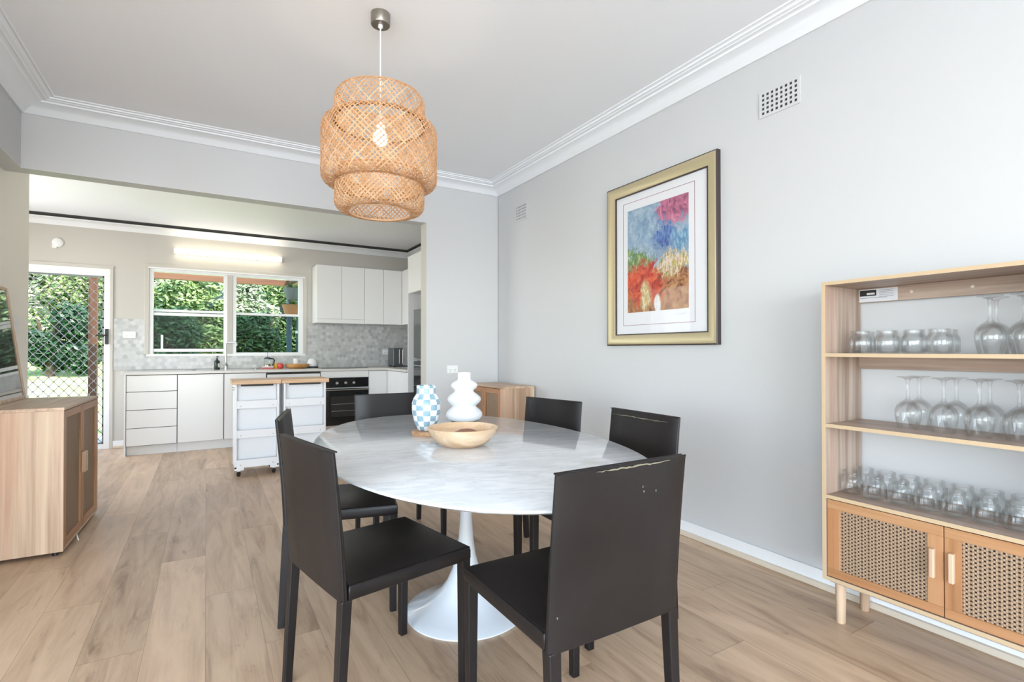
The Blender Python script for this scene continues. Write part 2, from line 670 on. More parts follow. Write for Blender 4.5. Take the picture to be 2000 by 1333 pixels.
prof = [(0.0, 2.752), (0.012, 2.750), (0.022, 2.758), (0.045, 2.777), (0.075, 2.792), (0.105, 2.801), (0.125, 2.803), (0.128, 2.812),
        (0.142, 2.815), (0.156, 2.811), (0.160, 2.815), (0.178, 2.817), (0.180, 2.825), (0.192, 2.828), (0.204, 2.824), (0.21, ZC)]
struct(cornice('trim_2', XB, XR, -5.2, YH, prof, M_ceil))
prof = [(0.0, 2.580), (0.01, 2.578), (0.02, 2.588), (0.05, 2.615), (0.09, 2.635), (0.125, 2.642), (0.128, 2.648)]
struct(cornice('trim_3', -2.6, 2.75, 4.735, YK, prof, M_kceil))
prof = [(0.128, 2.648), (0.128, 2.664), (0.150, 2.664), (0.150, 2.675), (0.152, ZK)]
struct(cornice('trim_4', -2.6, 2.75, 4.735, YK, prof, M_gap))

# skirtings: white board with a beige bead at its foot
def skirting(name, x0, x1, y0, y1, axis, side):
    """side: which way the wall's face looks, +1 or -1, along the other axis"""
    o = MB()
    b = MB()
    if axis == 'y':
        o.box(*sorted((x0, x0 + side * 0.014)), y0, y1, 0.0, 0.088)
        b.box(*sorted((x0, x0 + side * 0.030)), y0, y1, 0.0, 0.030)
    else:
        o.box(x0, x1, *sorted((y0, y0 + side * 0.014)), 0.0, 0.088)
        b.box(x0, x1, *sorted((y0, y0 + side * 0.030)), 0.0, 0.030)
    s = struct(o.build(name, M_trim, None, 0.004))
    b.build('floor_bead', M_quad, s, 0.006)
    return s


skirting('baseboard_right', XR, XR, -5.2, YH, 'y', -1)
skirting('baseboard_front', 1.805, XR, YH, YH, 'x', -1)
skirting('baseboard_left', XL, XL, 2.6, 5.29, 'y', 1)
skirting('baseboard_kitchen', DX1 + 0.02, -0.77, YK, YK, 'x', -1)

# cream jamb facing of the opening
struct(box('trim_5', M_kwall, None, 1.797, 1.806, YH + 0.001, 4.736, 0, HZ))

# ------------------------------------------------------------------ kitchen window
y0 = YK
wframe = MB()
wframe.box(WX0 - 0.045, WX1 + 0.045, y0 - 0.018, y0, WZ1, WZ1 + 0.05)
wframe.box(WX0 - 0.045, WX0, y0 - 0.018, y0, WZ0, WZ1)
wframe.box(WX1, WX1 + 0.045, y0 - 0.018, y0, WZ0, WZ1)
win = struct(wframe.build('window_1', M_kwall, None, 0.003))
f = MB()
f.box(WX0, WX1, y0, y0 + 0.10, WZ1 - 0.035, WZ1)
f.box(WX0, WX0 + 0.04, y0, y0 + 0.10, WZ0, WZ1 - 0.035)
f.box(WX1 - 0.055, WX1, y0, y0 + 0.10, WZ0, WZ1 - 0.035)
f.box(0.19, 0.232, y0, y0 + 0.10, WZ0, WZ1 - 0.035)
f.box(0.292, 0.335, y0, y0 + 0.10, WZ0, WZ1 - 0.035)
f.build('window_frame', M_white, win, 0.003)
box('mullion', M_kwall, win, 0.232, 0.292, y0 - 0.012, y0 + 0.10, WZ0, WZ1 - 0.03, 0.003)
box('window_sill', M_white, win, WX0 - 0.03, WX1 + 0.03, y0 - 0.012, y0 + 0.10, WZ0 - 0.025, WZ0 + 0.004, 0.004)
box('window_head', M_white, win, WX0 - 0.01, WX1 + 0.02, y0 - 0.03, y0 + 0.002, WZ1 - 0.005, WZ1 + 0.012, 0.003)
M_screen = pane_mat('insect_screen', 0.0, (0.58, 0.61, 0.60))
for k, (xa, xb, zr) in enumerate(((WX0 + 0.04, 0.19, 1.635), (0.335, WX1 - 0.055, 1.625))):
    s = MB()
    s.box(xa, xb, y0 + 0.05, y0 + 0.075, zr + 0.002, zr + 0.034)
    if k == 0:
        s.box(xa, xb, y0 + 0.02, y0 + 0.045, zr - 0.045, zr - 0.008)
        s.box(xa, xb, y0 + 0.02, y0 + 0.045, WZ0 + 0.03, WZ0 + 0.068)
        s.box(xa + 0.075, xa + 0.10, y0 + 0.03, y0 + 0.05, WZ0 + 0.06, WZ0 + 0.24)
    else:
        s.box(xa, xb, y0 + 0.02, y0 + 0.045, WZ0, WZ0 + 0.02)
    sash = s.build('sash', M_white, win, 0.003)
    box('pane', M_pane, sash, xa, xb, y0 + 0.060, y0 + 0.064, zr + 0.03, WZ1 - 0.035)
    box('pane', M_pane, sash, xa, xb, y0 + 0.030, y0 + 0.034, WZ0 + 0.02, zr)
    box('insect_screen', M_screen, sash, xa, xb, y0 + 0.085, y0 + 0.087, WZ0 + 0.02, zr + 0.01)
    MB().box((xa + xb) / 2 - 0.02, (xa + xb) / 2 + 0.02, y0 + 0.035, y0 + 0.05, zr + 0.03, zr + 0.045).build('window_latch', M_black, sash)

# ------------------------------------------------------------------ back door with diamond grille
d = MB()
d.box(DX0 - 0.05, DX1 + 0.02, y0 - 0.015, y0, DZ1, DZ1 + 0.035)
d.box(DX1 - 0.012, DX1 + 0.018, y0 - 0.015, y0, 0, DZ1)
d.box(DX0 - 0.05, DX0, y0 - 0.015, y0, 0, DZ1)
door = struct(d.build('door_1', M_kwall, None, 0.003))
f = MB()
f.box(DX0, DX1 - 0.012, y0 - 0.01, y0 + 0.11, 2.03, DZ1)
f.box(DX1 - 0.067, DX1 - 0.012, y0 - 0.012, y0 + 0.05, 0, 2.03)
f.box(DX0, DX0 + 0.05, y0 - 0.01, y0 + 0.05, 0, 2.03)
f.box(DX0 + 0.05, DX1 - 0.067, y0 - 0.01, y0 + 0.05, 0.0, 0.062)
f.build('door_frame', M_white, door, 0.003)
M_alum = mat('grey_aluminium', (0.22, 0.25, 0.26), 0.4, 0.6)
f = MB()
f.box(DX1 - 0.083, DX1 - 0.067, y0, y0 + 0.03, 0.062, 2.03)
f.box(DX0 + 0.05, DX1 - 0.067, y0, y0 + 0.03, 2.012, 2.03)
f.box(DX0 + 0.05, DX1 - 0.067, y0, y0 + 0.03, 0.062, 0.078)
f.build('door_leaf', M_alum, door)
g = MB()
gx0, gx1, gz0, gz1 = DX0 + 0.05, DX1 - 0.075, 0.07, 2.02
HP, VP_ = 0.088, 0.1045
n = 0
for sgn in (1, -1):
    c0 = -40
    for i in range(-60, 60):
        # line: (x - gx1) / HP - sgn * (z - gz0) / VP_ = i
        pts = []
        za = gz0
        xs = []
        for z_ in (gz0, gz1):
            xs.append((gx1 + HP * (i + sgn * (z_ - gz0) / VP_), z_))
        (xa, za), (xb, zb) = xs
        if xa > xb:
            (xa, za), (xb, zb) = (xb, zb), (xa, za)
        if xb < gx0 or xa > gx1:
            continue
        if xa < gx0:
            t = (gx0 - xa) / (xb - xa); xa, za = gx0, za + (zb - za) * t
        if xb > gx1:
            t = (gx1 - xa) / (xb - xa); xb, zb = gx1, za + (zb - za) * t
        if xb - xa < 0.01:
            continue
        g.tube([(xa, y0 + 0.012 + 0.006 * sgn, za), (xb, y0 + 0.012 + 0.006 * sgn, zb)], 0.0036, 5)
i = 0
z_ = gz0
while z_ < gz1:
    x_ = gx1 - (HP / 2 if i % 2 else 0)
    while x_ > gx0:
        g.box(x_ - 0.008, x_ + 0.008, y0 + 0.000, y0 + 0.024, z_ - 0.008, z_ + 0.008)
        x_ -= HP
    z_ += VP_ / 2
    i += 1
g.build('diamond_grille', mat('grille_metal', (0.30, 0.29, 0.30), 0.4, 0.5), door)
hd_ = box('lock_plate', M_black, door, -1.022, -0.988, y0 - 0.03, y0 - 0.010, 1.23, 1.41, 0.004)
MB().tube([(-1.005, y0 - 0.03, 1.335), (-1.005, y0 - 0.06, 1.335), (-1.10, y0 - 0.062, 1.333)], 0.009, 8).build('door_handle', M_black, door, smooth=True)

# ------------------------------------------------------------------ backsplash
t = MB()
t.box(DX1 + 0.02, WX0 - 0.045, YK - 0.008, YK, 0.925, 1.535)
t.box(WX0 - 0.045, WX1 + 0.045, YK - 0.008, YK, 0.925, 1.085)
t.box(WX1 + 0.045, 2.75, YK - 0.008, YK, 0.925, 1.55)
struct(t.build('trim_6', M_tile))

# ================================================================== OUTSIDE
gl = MB()
gl.add([(-14, 9.6, -0.12), (12, 9.6, -0.12), (12, 19.6, 1.62), (-14, 19.6, 1.62), (-14, 9.6, -0.5), (12, 9.6, -0.5), (12, 19.6, -0.5), (-14, 19.6, -0.5)],
       [(0, 1, 2, 3), (4, 7, 6, 5), (0, 4, 5, 1), (2, 6, 7, 3), (1, 5, 6, 2), (0, 3, 7, 4)])
struct(gl.build('ground', M_grass))
struct(box('ground_paving', M_concrete, None, -14, 12, 7.73, 9.6, -0.5, -0.10))


def bush(name, label, cx, cy, z0, rx, ry, h, m, nleaf, leaf, seed, cat='tree', trunk=True, group=None):
    r_ = random.Random(seed)
    t = thing(name, label, cat, (cx, cy, z0), group=group)
    st = MB()
    for k in range(5):
        a = r_.uniform(0, 2 * PI)
        q = r_.uniform(0.2, 0.6)
        st.tube([(cx, cy, z0 - 0.1), (cx + math.cos(a) * rx * q * 0.3, cy + math.sin(a) * ry * q * 0.3, z0 + h * 0.4),
                 (cx + math.cos(a) * rx * q, cy + math.sin(a) * ry * q, z0 + h * 0.85)], [0.07, 0.05, 0.02], 6)
    st.build('trunk', M_stem, t)
    b = MB()
    lumps = [(r_.uniform(-0.7, 0.7), r_.uniform(-0.6, 0.3), r_.uniform(0.15, 0.9), r_.uniform(0.25, 0.5)) for _ in range(14)]
    for i in range(nleaf):
        lx, ly, lz, lr = lumps[r_.randrange(len(lumps))]
        d = Vector((r_.gauss(0, 1), r_.gauss(0, 1), r_.gauss(0, 1))).normalized() * (lr * r_.uniform(0.55, 1.0))
        p = Vector((cx + (lx + d.x) * rx, cy + (ly + d.y) * ry, z0 + (lz + d.z * 0.55) * h))
        if p.z < z0:
            p.z = z0 + r_.uniform(0, 0.4)
        u = Vector((r_.gauss(0, 1), r_.gauss(0, 1), r_.gauss(0, 0.6))).normalized()
        w = u.orthogonal().normalized()
        s_ = leaf * r_.uniform(0.6, 1.3)
        b.add([p - u * s_, p + w * s_ * 0.45, p + u * s_, p - w * s_ * 0.45], [(0, 1, 2, 3)])
    b.build('foliage', m, t)
    return t


gf = thing('garden_fence', 'dark green sheet fence standing behind the garden hedges', 'fence', (0, 19.0, 1.4))
fp = box('fence_panel', M_fence, gf, -9, 9, 19.0, 19.04, 1.4, 4.4)
box('top_rail', M_fence, gf, -9, 9, 18.96, 19.06, 4.36, 4.44)


def gz(y):
    return -0.12 + (y - 9.6) * 0.174


for bx_, by_, bh_, bm_, bn_, lb in (
        (-5.0, 15.6, 2.4, 2, 8000, 'pale flowering bush seen through the far left of the back door'),
        (-2.6, 15.6, 2.5, 1, 8000, 'bright leafy bush seen through the middle of the back door'),
        (-0.2, 15.6, 2.2, 1, 8000, 'bright green tree seen through the left pane of the kitchen window'),
        (2.2, 15.6, 2.2, 1, 8000, 'green tree seen through the right pane of the kitchen window'),
        (-4.0, 17.7, 3.9, 2, 9000, 'tall blossoming tree seen through the top left of the back door'),
        (-1.5, 17.7, 3.9, 2, 9000, 'tall blossoming tree seen between the back door and the window'),
        (1.0, 17.7, 3.7, 2, 9000, 'tall pale blossoming tree seen behind the window mullion'),
        (3.5, 17.7, 3.7, 2, 9000, 'tall blossoming tree seen behind the hanging pots')):
    bush('garden_tree', lb, bx_, by_, gz(by_), 1.0, 0.58, bh_, M_leaf[bm_], bn_, 0.085, int(bx_ * 10) + 100)
for i, (hx, lb) in enumerate(((-4.6, 'dark low hedge at the far left end of the lawn'), (-2.75, 'dark low hedge seen low through the middle of the back door'),
                              (-0.9, 'dark low hedge between the back door and the window views'), (0.95, 'low hedge seen through the lower left window sash'),
                              (2.8, 'low hedge seen through the lower right window sash'))):
    bush('garden_hedge', lb, hx, 13.9, gz(13.9), 0.78, 0.45, 1.4, M_leaf[0], 5500, 0.065, 20 + i, 'hedge')

pb = thing('pergola', 'brown stained timber patio post and beam outside the back door', 'pergola', (-1.28, 8.6, -0.10))
MB().box(-1.325, -1.235, 8.55, 8.64, -0.10, 2.15).build('post', M_brown, pb, 0.004)
box('beam', laminate('stained_beam', 0, ((0.12, 0.05, 0.03), (0.20, 0.09, 0.05), (0.27, 0.13, 0.07))), pb, -2.6, 2.6, 8.53, 8.62, 2.15, 2.32, 0.004)
MB().box(1.08, 1.14, 7.74, 8.53, 2.16, 2.30).build('rafter', M_brown, pb, 0.004)
pst = tag(box('veranda_post', mat('blue_grey_paint', (0.22, 0.30, 0.42), 0.5), None, 1.05, 1.12, 8.42, 8.49, -0.10, 2.15, 0.004), 'blue-grey painted post outside the right edge of the kitchen window', 'post')
dp = thing('downpipe', 'green downpipe beside the blue-grey post outside the kitchen window', 'pipe', (1.215, 8.53, -0.10))
MB().tube([(1.215, 8.53, -0.10), (1.215, 8.53, 2.14)], 0.022, 12).build('pipe', mat('green_pipe', (0.10, 0.20, 0.16), 0.5), dp, smooth=True)
box('bracket', M_white, dp, 1.18, 1.25, 8.49, 8.56, 1.42, 1.46)


def hanging_pot(name, label, x, y, z, r, h_, m, seed, top):
    t = thing(name, label, 'hanging pot', (x, y, z))
    MB().lathe([(r * 0.55, 0), (r * 0.75, h_ * 0.3), (r, h_), (r * 0.94, h_), (r * 0.7, h_ * 0.35), (r * 0.5, 0.02)], (x, y, z), 24).build('pot', m, t, smooth=True)
    w = MB()
    for k in range(3):
        a = k * 2 * PI / 3
        w.tube([(x + r * 0.97 * math.cos(a), y + r * 0.97 * math.sin(a), z + h_), (x, y, top)], 0.003, 4)
    w.build('hanging_wire', M_alum, t)
    b = MB()
    r_ = random.Random(seed)
    for k in range(160):
        a, el = r_.uniform(0, 2 * PI), r_.uniform(-0.2, 1.2)
        l_ = r_.uniform(0.08, 0.2)
        p0 = Vector((x, y, z + h_ * 0.9))
        p = p0 + Vector((math.cos(a) * math.cos(el), math.sin(a) * math.cos(el), math.sin(el) * 0.5)) * l_
        u = (p - p0).normalized()
        wv = u.cross(Vector((0, 0, 1))).normalized() * 0.01
        b.add([p0, p - u * 0.04 + wv, p + u * 0.03, p - u * 0.04 - wv], [(0, 1, 2, 3)])
    b.build('plant', M_leaf[1], t)


hanging_pot('hanging_pot', 'upper grey hanging pot with trailing plant under the patio beam', 1.11, 8.22, 1.905, 0.145, 0.18, mat('grey_pot', (0.16, 0.17, 0.16), 0.7), 1, 2.162)
hanging_pot('hanging_pot', 'lower terracotta basket hanging beneath the grey pot', 1.10, 8.22, 1.665, 0.150, 0.17, mat('terracotta', (0.42, 0.19, 0.08), 0.8), 2, 1.906)

# ================================================================== KITCHEN
KF = 6.93   # plane of the base fronts
CT = 0.918


def front(name, parent, x0, x1, z0, z1, m=None, y=KF, t=0.018):
    g_ = 0.002
    return box(name, m or M_cab, parent, x0 + g_, x1 - g_, y, y + t, z0 + g_, z1 - g_, 0.0015)


u = thing('drawer_unit', 'white four-drawer kitchen unit at the left end of the worktop', 'kitchen drawers', (-0.52, 7.2, 0))
box('end_panel', M_cab, u, -0.768, -0.752, KF - 0.004, YK - 0.01, 0, 0.888)
box('carcass', M_gap, u, -0.750, -0.285, KF + 0.02, YK - 0.01, 0.104, 0.882)
box('kickboard', M_cab, u, -0.750, -0.285, KF + 0.05, KF + 0.065, 0.0, 0.103)
for za, zb in ((0.106, 0.299), (0.301, 0.499), (0.501, 0.699), (0.701, 0.882)):
    front('drawer', u, -0.750, -0.284, za, zb)
box('finger_rail', M_gap, u, -0.752, -0.285, KF + 0.006, KF + 0.02, 0.104, 0.886)
u = thing('sink_cupboard', 'white two-door kitchen base cupboard under the tap', 'kitchen cupboard', (0.18, 7.2, 0))
box('carcass', M_gap, u, -0.282, 0.630, KF + 0.02, YK - 0.01, 0.104, 0.882)
box('kickboard', M_cab, u, -0.282, 0.630, KF + 0.05, KF + 0.065, 0.0, 0.103)
front('door', u, -0.281, 0.176, 0.106, 0.882)
front('door', u, 0.180, 0.630, 0.106, 0.882)
u = thing('dishwasher', 'white panelled dishwasher with dark grip recess under the fruit bowl', 'dishwasher', (0.95, 7.2, 0))
box('carcass', M_gap, u, 0.634, 1.266, KF + 0.022, YK - 0.01, 0.104, 0.884)
box('kickboard', M_cab, u, 0.634, 1.266, KF + 0.05, KF + 0.065, 0.0, 0.103)
front('door', u, 0.640, 1.262, 0.106, 0.862)
box('grip_recess', M_gap, u, 0.636, 1.264, KF + 0.004, KF + 0.02, 0.866, 0.884)
u = thing('oven', 'black built-in oven with three knobs beneath the cooktop', 'oven', (1.60, 7.2, 0))
box('casing', M_cab, u, 1.270, 1.886, KF + 0.012, YK - 0.01, 0.104, 0.884)
box('filler_panel', M_cab, u, 1.272, 1.884, KF, KF + 0.012, 0.805, 0.882)
box('control_panel', M_bglass, u, 1.285, 1.880, KF - 0.008, KF + 0.012, 0.668, 0.798, 0.002)
kn = MB()
for kx in (1.47, 1.581, 1.687):
    o = MB()
    o.lathe([(0.019, 0), (0.019, 0.004), (0.016, 0.006), (0.014, 0.026), (0.012, 0.028)], (0, 0, 0), 20)
    o.v = [(kx + a, KF - 0.008 - c, 0.728 + b_) for a, b_, c in o.v]
    o.build('knob', M_steel, u, smooth=True)
dr = box('oven_door', M_bglass, u, 1.285, 1.880, KF - 0.012, KF + 0.012, 0.175, 0.655, 0.003)
box('door_window', mat('oven_window', (0.035, 0.032, 0.03), 0.15), dr, 1.39, 1.775, KF - 0.014, KF - 0.011, 0.285, 0.555, 0.001)
MB().tube([(1.30, KF - 0.012, 0.640), (1.30, KF - 0.05, 0.640), (1.865, KF - 0.05, 0.640), (1.865, KF - 0.012, 0.640)], 0.008, 8).build('handle', M_steel, dr, smooth=True)
ra = MB()
for k in range(2):
    ra.box(1.40, 1.765, KF - 0.0146, KF - 0.0138, 0.36 + 0.09 * k, 0.364 + 0.09 * k)
ra.build('rack', M_steel, dr)
box('lower_strip', M_quad, u, 1.285, 1.880, KF - 0.004, KF + 0.012, 0.12, 0.172)
u = thing('corner_cupboard', 'white corner base cupboard between the oven and the tall fridge housing', 'kitchen cupboard', (2.3, 7.0, 0))
MB().box(1.888, 2.72, KF + 0.02, YK - 0.01, 0.104, 0.882).box(2.162, 2.74, 6.10, KF + 0.02, 0.104, 0.882).build('carcass', M_cab, u)
front('filler_panel', u, 1.888, 2.14, 0.106, 0.882)
d_ = MB().box(2.14, 2.158, 6.50, KF - 0.002, 0.108, 0.880).build('door', M_cab, u, 0.0015)
d_ = MB().box(2.14, 2.158, 6.10, 6.496, 0.108, 0.880).build('door', M_cab, u, 0.0015)
MB().box(1.888, 2.17, KF + 0.05, KF + 0.065, 0, 0.103).box(2.19, 2.205, 6.10, KF + 0.05, 0, 0.103).build('kickboard', M_cab, u)

wt = MB()
wt.add([(-0.796, 6.905, 0.888), (2.115, 6.905, 0.888), (2.115, 6.095, 0.888), (2.735, 6.095, 0.888), (2.735, YK - 0.010, 0.888), (-0.796, YK - 0.010, 0.888)] +
       [(-0.796, 6.905, CT), (2.115, 6.905, CT), (2.115, 6.095, CT), (2.735, 6.095, CT), (2.735, YK - 0.010, CT), (-0.796, YK - 0.010, CT)],
       [(5, 4, 3, 2, 1, 0), (6, 7, 8, 9, 10, 11), (0, 1, 7, 6), (1, 2, 8, 7), (2, 3, 9, 8), (3, 4, 10, 9), (4, 5, 11, 10), (5, 0, 6, 11)])
wk = tag(wt.build('worktop', M_bench, None, 0.003), 'pale stone kitchen worktop running under the window and into the corner', 'worktop')
tag(box('cooktop', M_bglass, None, 1.30, 1.90, 7.02, 7.50, CT, CT + 0.006, 0.002), 'black glass cooktop set on the worktop above the oven', 'cooktop')

tp = thing('kitchen_tap', 'tall square-necked steel tap on the worktop below the window', 'tap', (0.21, 7.35, CT))
MB().lathe([(0.026, 0), (0.026, 0.006), (0.022, 0.01), (0.022, 0.07), (0.016, 0.075)], (0.21, 7.35, CT), 20).build('tap_base', M_steel, tp, smooth=True)
MB().tube([(0.21, 7.35, CT + 0.07), (0.21, 7.35, CT + 0.315), (0.218, 7.347, CT + 0.332), (0.23, 7.34, CT + 0.338), (0.31, 7.26, CT + 0.342), (0.32, 7.25, CT + 0.335), (0.322, 7.248, CT + 0.30)], 0.011, 12).build('spout', M_steel, tp, smooth=True)
MB().tube([(0.21, 7.33, CT + 0.05), (0.21, 7.30, CT + 0.055), (0.21, 7.255, CT + 0.09)], 0.007, 8).build('lever', M_steel, tp, smooth=True)
sb = thing('soap_dispenser', 'dark green pump soap bottle left of the kitchen tap', 'soap bottle', (0.114, 7.35, CT))
MB().lathe([(0.0, 0), (0.030, 0.0), (0.032, 0.004), (0.032, 0.10), (0.026, 0.112), (0.012, 0.118), (0.012, 0.126)], (0.114, 7.35, CT), 20).build('bottle', mat('dark_green_bottle', (0.012, 0.03, 0.02), 0.2), sb, smooth=True)
MB().lathe([(0.014, 0.126), (0.014, 0.140), (0.005, 0.142), (0.005, 0.160), (0.009, 0.162), (0.009, 0.168)], (0.114, 7.35, CT), 12).tube([(0.114, 7.35, CT + 0.164), (0.135, 7.325, CT + 0.158)], 0.004, 6).build('pump', M_black, sb, smooth=True)
box('bottle_label', mat('cream_paper', (0.65, 0.6, 0.5), 0.6), sb, 0.126, 0.142, 7.318, 7.324, CT + 0.03, CT + 0.08)

for nx, lb in ((-0.16, 'small dark drain cover lying on the worktop left of the soap bottle'), (0.54, 'small dark drain cover lying on the worktop left of the coffee press')):
    tag(MB().lathe([(0.0, 0), (0.055, 0), (0.055, 0.005), (0.035, 0.008), (0.0, 0.008)], (nx, 7.30, CT), 24).build('drain_cover', M_nickel, None, smooth=True), lb, 'drain cover')

bx = thing('tea_box', 'low red and white box on the worktop under the coffee press', 'box', (0.68, 7.30, CT))
box('carton', mat('red_print_card', (0.55, 0.12, 0.10), 0.5), bx, 0.615, 0.745, 7.25, 7.35, CT, CT + 0.034, 0.002)
box('printed_band', mat('white_card', (0.75, 0.70, 0.66), 0.5), bx, 0.6148, 0.7452, 7.2495, 7.3505, CT + 0.020, CT + 0.0345)
cp = thing('coffee_press', 'glass coffee press with black lid and handle standing on the red box', 'coffee press', (0.68, 7.30, CT + 0.035))
zz = CT + 0.035
MB().lathe([(0.0, 0.0), (0.036, 0.0), (0.036, 0.085), (0.040, 0.095), (0.038, 0.095), (0.034, 0.085), (0.034, 0.003), (0.0, 0.003)], (0.68, 7.30, zz), 24, cap=False).build('beaker', M_beaker, cp, smooth=True)
MB().lathe([(0.0, 0.002), (0.0335, 0.002), (0.0335, 0.032), (0, 0.032)], (0.68, 7.30, zz), 20).build('coffee', mat('yellow_coffee', (0.35, 0.28, 0.10), 0.3), cp, smooth=True)
MB().lathe([(0.0, 0.093), (0.043, 0.093), (0.043, 0.106), (0.02, 0.118), (0.0, 0.119)], (0.68, 7.30, zz), 24).tube([(0.68, 7.30, zz + 0.118), (0.68, 7.30, zz + 0.185)], 0.002, 6).tube([(0.655, 7.30, zz + 0.186), (0.705, 7.30, zz + 0.186)], 0.006, 8).build('lid', M_black, cp, smooth=True)
MB().tube([(0.715, 7.295, zz + 0.098), (0.745, 7.28, zz + 0.095), (0.757, 7.275, zz + 0.075), (0.750, 7.28, zz + 0.035), (0.735, 7.285, zz + 0.012)], 0.008, 8).build('handle', M_black, cp, smooth=True)
ft = MB()
ft.lathe([(0.0385, 0.0), (0.0385, 0.012), (0.036, 0.012), (0.036, 0.0)], (0.68, 7.30, zz), 24, cap=False, close=True)
ft.build('collar', M_steel, cp, smooth=True)
jr = thing('condiment_jar', 'small yellow jar between the coffee press and the red apple', 'jar', (0.785, 7.36, CT))
MB().lathe([(0, 0), (0.034, 0), (0.036, 0.01), (0.036, 0.070)], (0.785, 7.36, CT), 20).build('jar_body', mat('mustard_tin', (0.75, 0.42, 0.05), 0.4), jr, smooth=True)
MB().lathe([(0, 0.070), (0.037, 0.070), (0.037, 0.084), (0, 0.086)], (0.785, 7.36, CT), 20).build('lid', M_quad, jr, smooth=True)
ap = MB().lathe([(0, 0.004), (0.010, 0.0), (0.024, 0.003), (0.035, 0.022), (0.037, 0.043), (0.030, 0.064), (0.012, 0.072), (0, 0.066)], (0.832, 7.275, CT), 24).build('red_apple', mat('red_apple_skin', (0.62, 0.06, 0.05), 0.3), None, smooth=True)
tag(ap, 'red apple resting on the worktop between the yellow jar and the orange bowl', 'fruit')
fb = MB().lathe([(0, 0), (0.09, 0), (0.135, 0.022), (0.155, 0.058), (0.148, 0.058), (0.128, 0.026), (0.085, 0.008), (0, 0.008)], (1.035, 7.30, CT), 40).build('wooden_bowl', laminate('orange_bowl_wood', 0, ((0.50, 0.22, 0.06), (0.66, 0.34, 0.11), (0.74, 0.43, 0.16)), 1.2), None, smooth=True)
tag(fb, 'shallow orange wooden bowl on the kitchen worktop by the window', 'bowl')
cr = thing('cup_rack', 'small white cup with handle behind the orange wooden bowl', 'cup', (1.05, 7.50, CT))
MB().lathe([(0, 0), (0.032, 0), (0.038, 0.02), (0.038, 0.13), (0.035, 0.13), (0.034, 0.02), (0, 0.01)], (1.05, 7.50, CT), 24).build('cup_body', M_white, cr, smooth=True)
MB().tube([(1.086, 7.50, CT + 0.11), (1.11, 7.49, CT + 0.105), (1.115, 7.49, CT + 0.07), (1.088, 7.50, CT + 0.05)], 0.005, 6).build('handle', M_white, cr, smooth=True)
cr.name = 'white_cup'
kt = thing('egg_cooker', 'round white appliance on a black base right of the orange bowl', 'appliance', (1.25, 7.45, CT))
MB().lathe([(0, 0), (0.075, 0), (0.078, 0.004), (0.078, 0.018), (0.07, 0.022), (0, 0.022)], (1.25, 7.45, CT), 28).build('base', M_black, kt, smooth=True)
MB().lathe([(0, 0.022), (0.062, 0.022), (0.068, 0.05), (0.064, 0.085), (0.045, 0.118), (0.018, 0.13), (0, 0.131)], (1.25, 7.45, CT), 28).build('body', M_white, kt, smooth=True)
tl = thing('toaster', 'silver and dark grey toaster with a bright upright handle in the worktop corner', 'toaster', (2.46, 7.36, CT))
box('body', mat('dark_grey_metal', (0.10, 0.11, 0.12), 0.35, 0.4), tl, 2.330, 2.475, 7.25, 7.50, CT + 0.012, CT + 0.275, 0.008)
box('side_panel', mat('light_grey_metal', (0.42, 0.42, 0.44), 0.4, 0.2), tl, 2.478, 2.60, 7.27, 7.50, CT + 0.012, CT + 0.28, 0.008)
MB().tube([(2.418, 7.25, CT + 0.05), (2.418, 7.235, CT + 0.05), (2.418, 7.235, CT + 0.25), (2.468, 7.235, CT + 0.25), (2.468, 7.235, CT + 0.05), (2.468, 7.25, CT + 0.05)], 0.005, 6).build('handle', M_steel, tl, smooth=True)
for xa_, ya_ in ((2.34, 7.27), (2.55, 7.28), (2.34, 7.45), (2.55, 7.45)):
    box('foot', M_black, tl, xa_, xa_ + 0.03, ya_, ya_ + 0.03, CT, CT + 0.013)


M_sock = mat('socket_grey', (0.35, 0.35, 0.35), 0.6)


def outlet(name, label, x0, x1, z0, z1, y, n=2, cat='power outlet'):
    t = thing(name, label, cat, ((x0 + x1) / 2, y, (z0 + z1) / 2))
    box('cover_plate', M_white, t, x0, x1, y - 0.008, y, z0, z1, 0.002)
    for k in range(n):
        cx = x0 + (x1 - x0) * (0.3 + 0.4 * k)
        cz = (z0 + z1) / 2
        s_ = MB()
        for a in (-0.5, 0.5):
            s_.box(cx + a * 0.014 - 0.002, cx + a * 0.014 + 0.002, y - 0.0085, y - 0.0079, cz - 0.012, cz)
        s_.box(cx - 0.002, cx + 0.002, y - 0.0085, y - 0.0079, cz - 0.03, cz - 0.02)
        s_.build('socket', M_sock, t)
        box('switch', M_white, t, cx - 0.012, cx - 0.004, y - 0.011, y - 0.008, cz + 0.012, cz + 0.026, 0.001)
    return t


outlet('power_outlet', 'white double outlet on the mosaic between the back door and the window', -0.855, -0.73, 1.305, 1.385, YK - 0.008)
outlet('power_outlet', 'white double outlet on the mosaic left of the toaster', 2.27, 2.385, 1.095, 1.17, YK - 0.008)
outlet('power_outlet', 'white double outlet on the plain wall behind the bulbous white vase', 2.015, 2.13, 0.935, 1.01, YH)
dt = thing('ceiling_rose_plate', 'small round white plate high on the kitchen wall above the back door', 'wall plate', (-1.45, YK, 2.38))
p_ = MB().lathe([(0.0, 0.0), (0.05, 0.0), (0.05, 0.012), (0.035, 0.022), (0, 0.024)], (0, 0, 0), 24)
p_.v = [(-1.45 + a, YK - c, 2.38 + b_) for a, b_, c in p_.v]
p_.build('disc', M_white, dt, smooth=True)
box('bracket', M_white, dt, -1.50, -1.46, YK - 0.010, YK, 2.315, 2.35)
dt.name = 'wall_plate'
sw = thing('light_switch', 'white double light switch on the left wall beside the leaning picture', 'light switch', (XL, 4.98, 1.35))
box('cover_plate', M_white, sw, XL, XL + 0.008, 4.945, 5.02, 1.29, 1.41, 0.002)
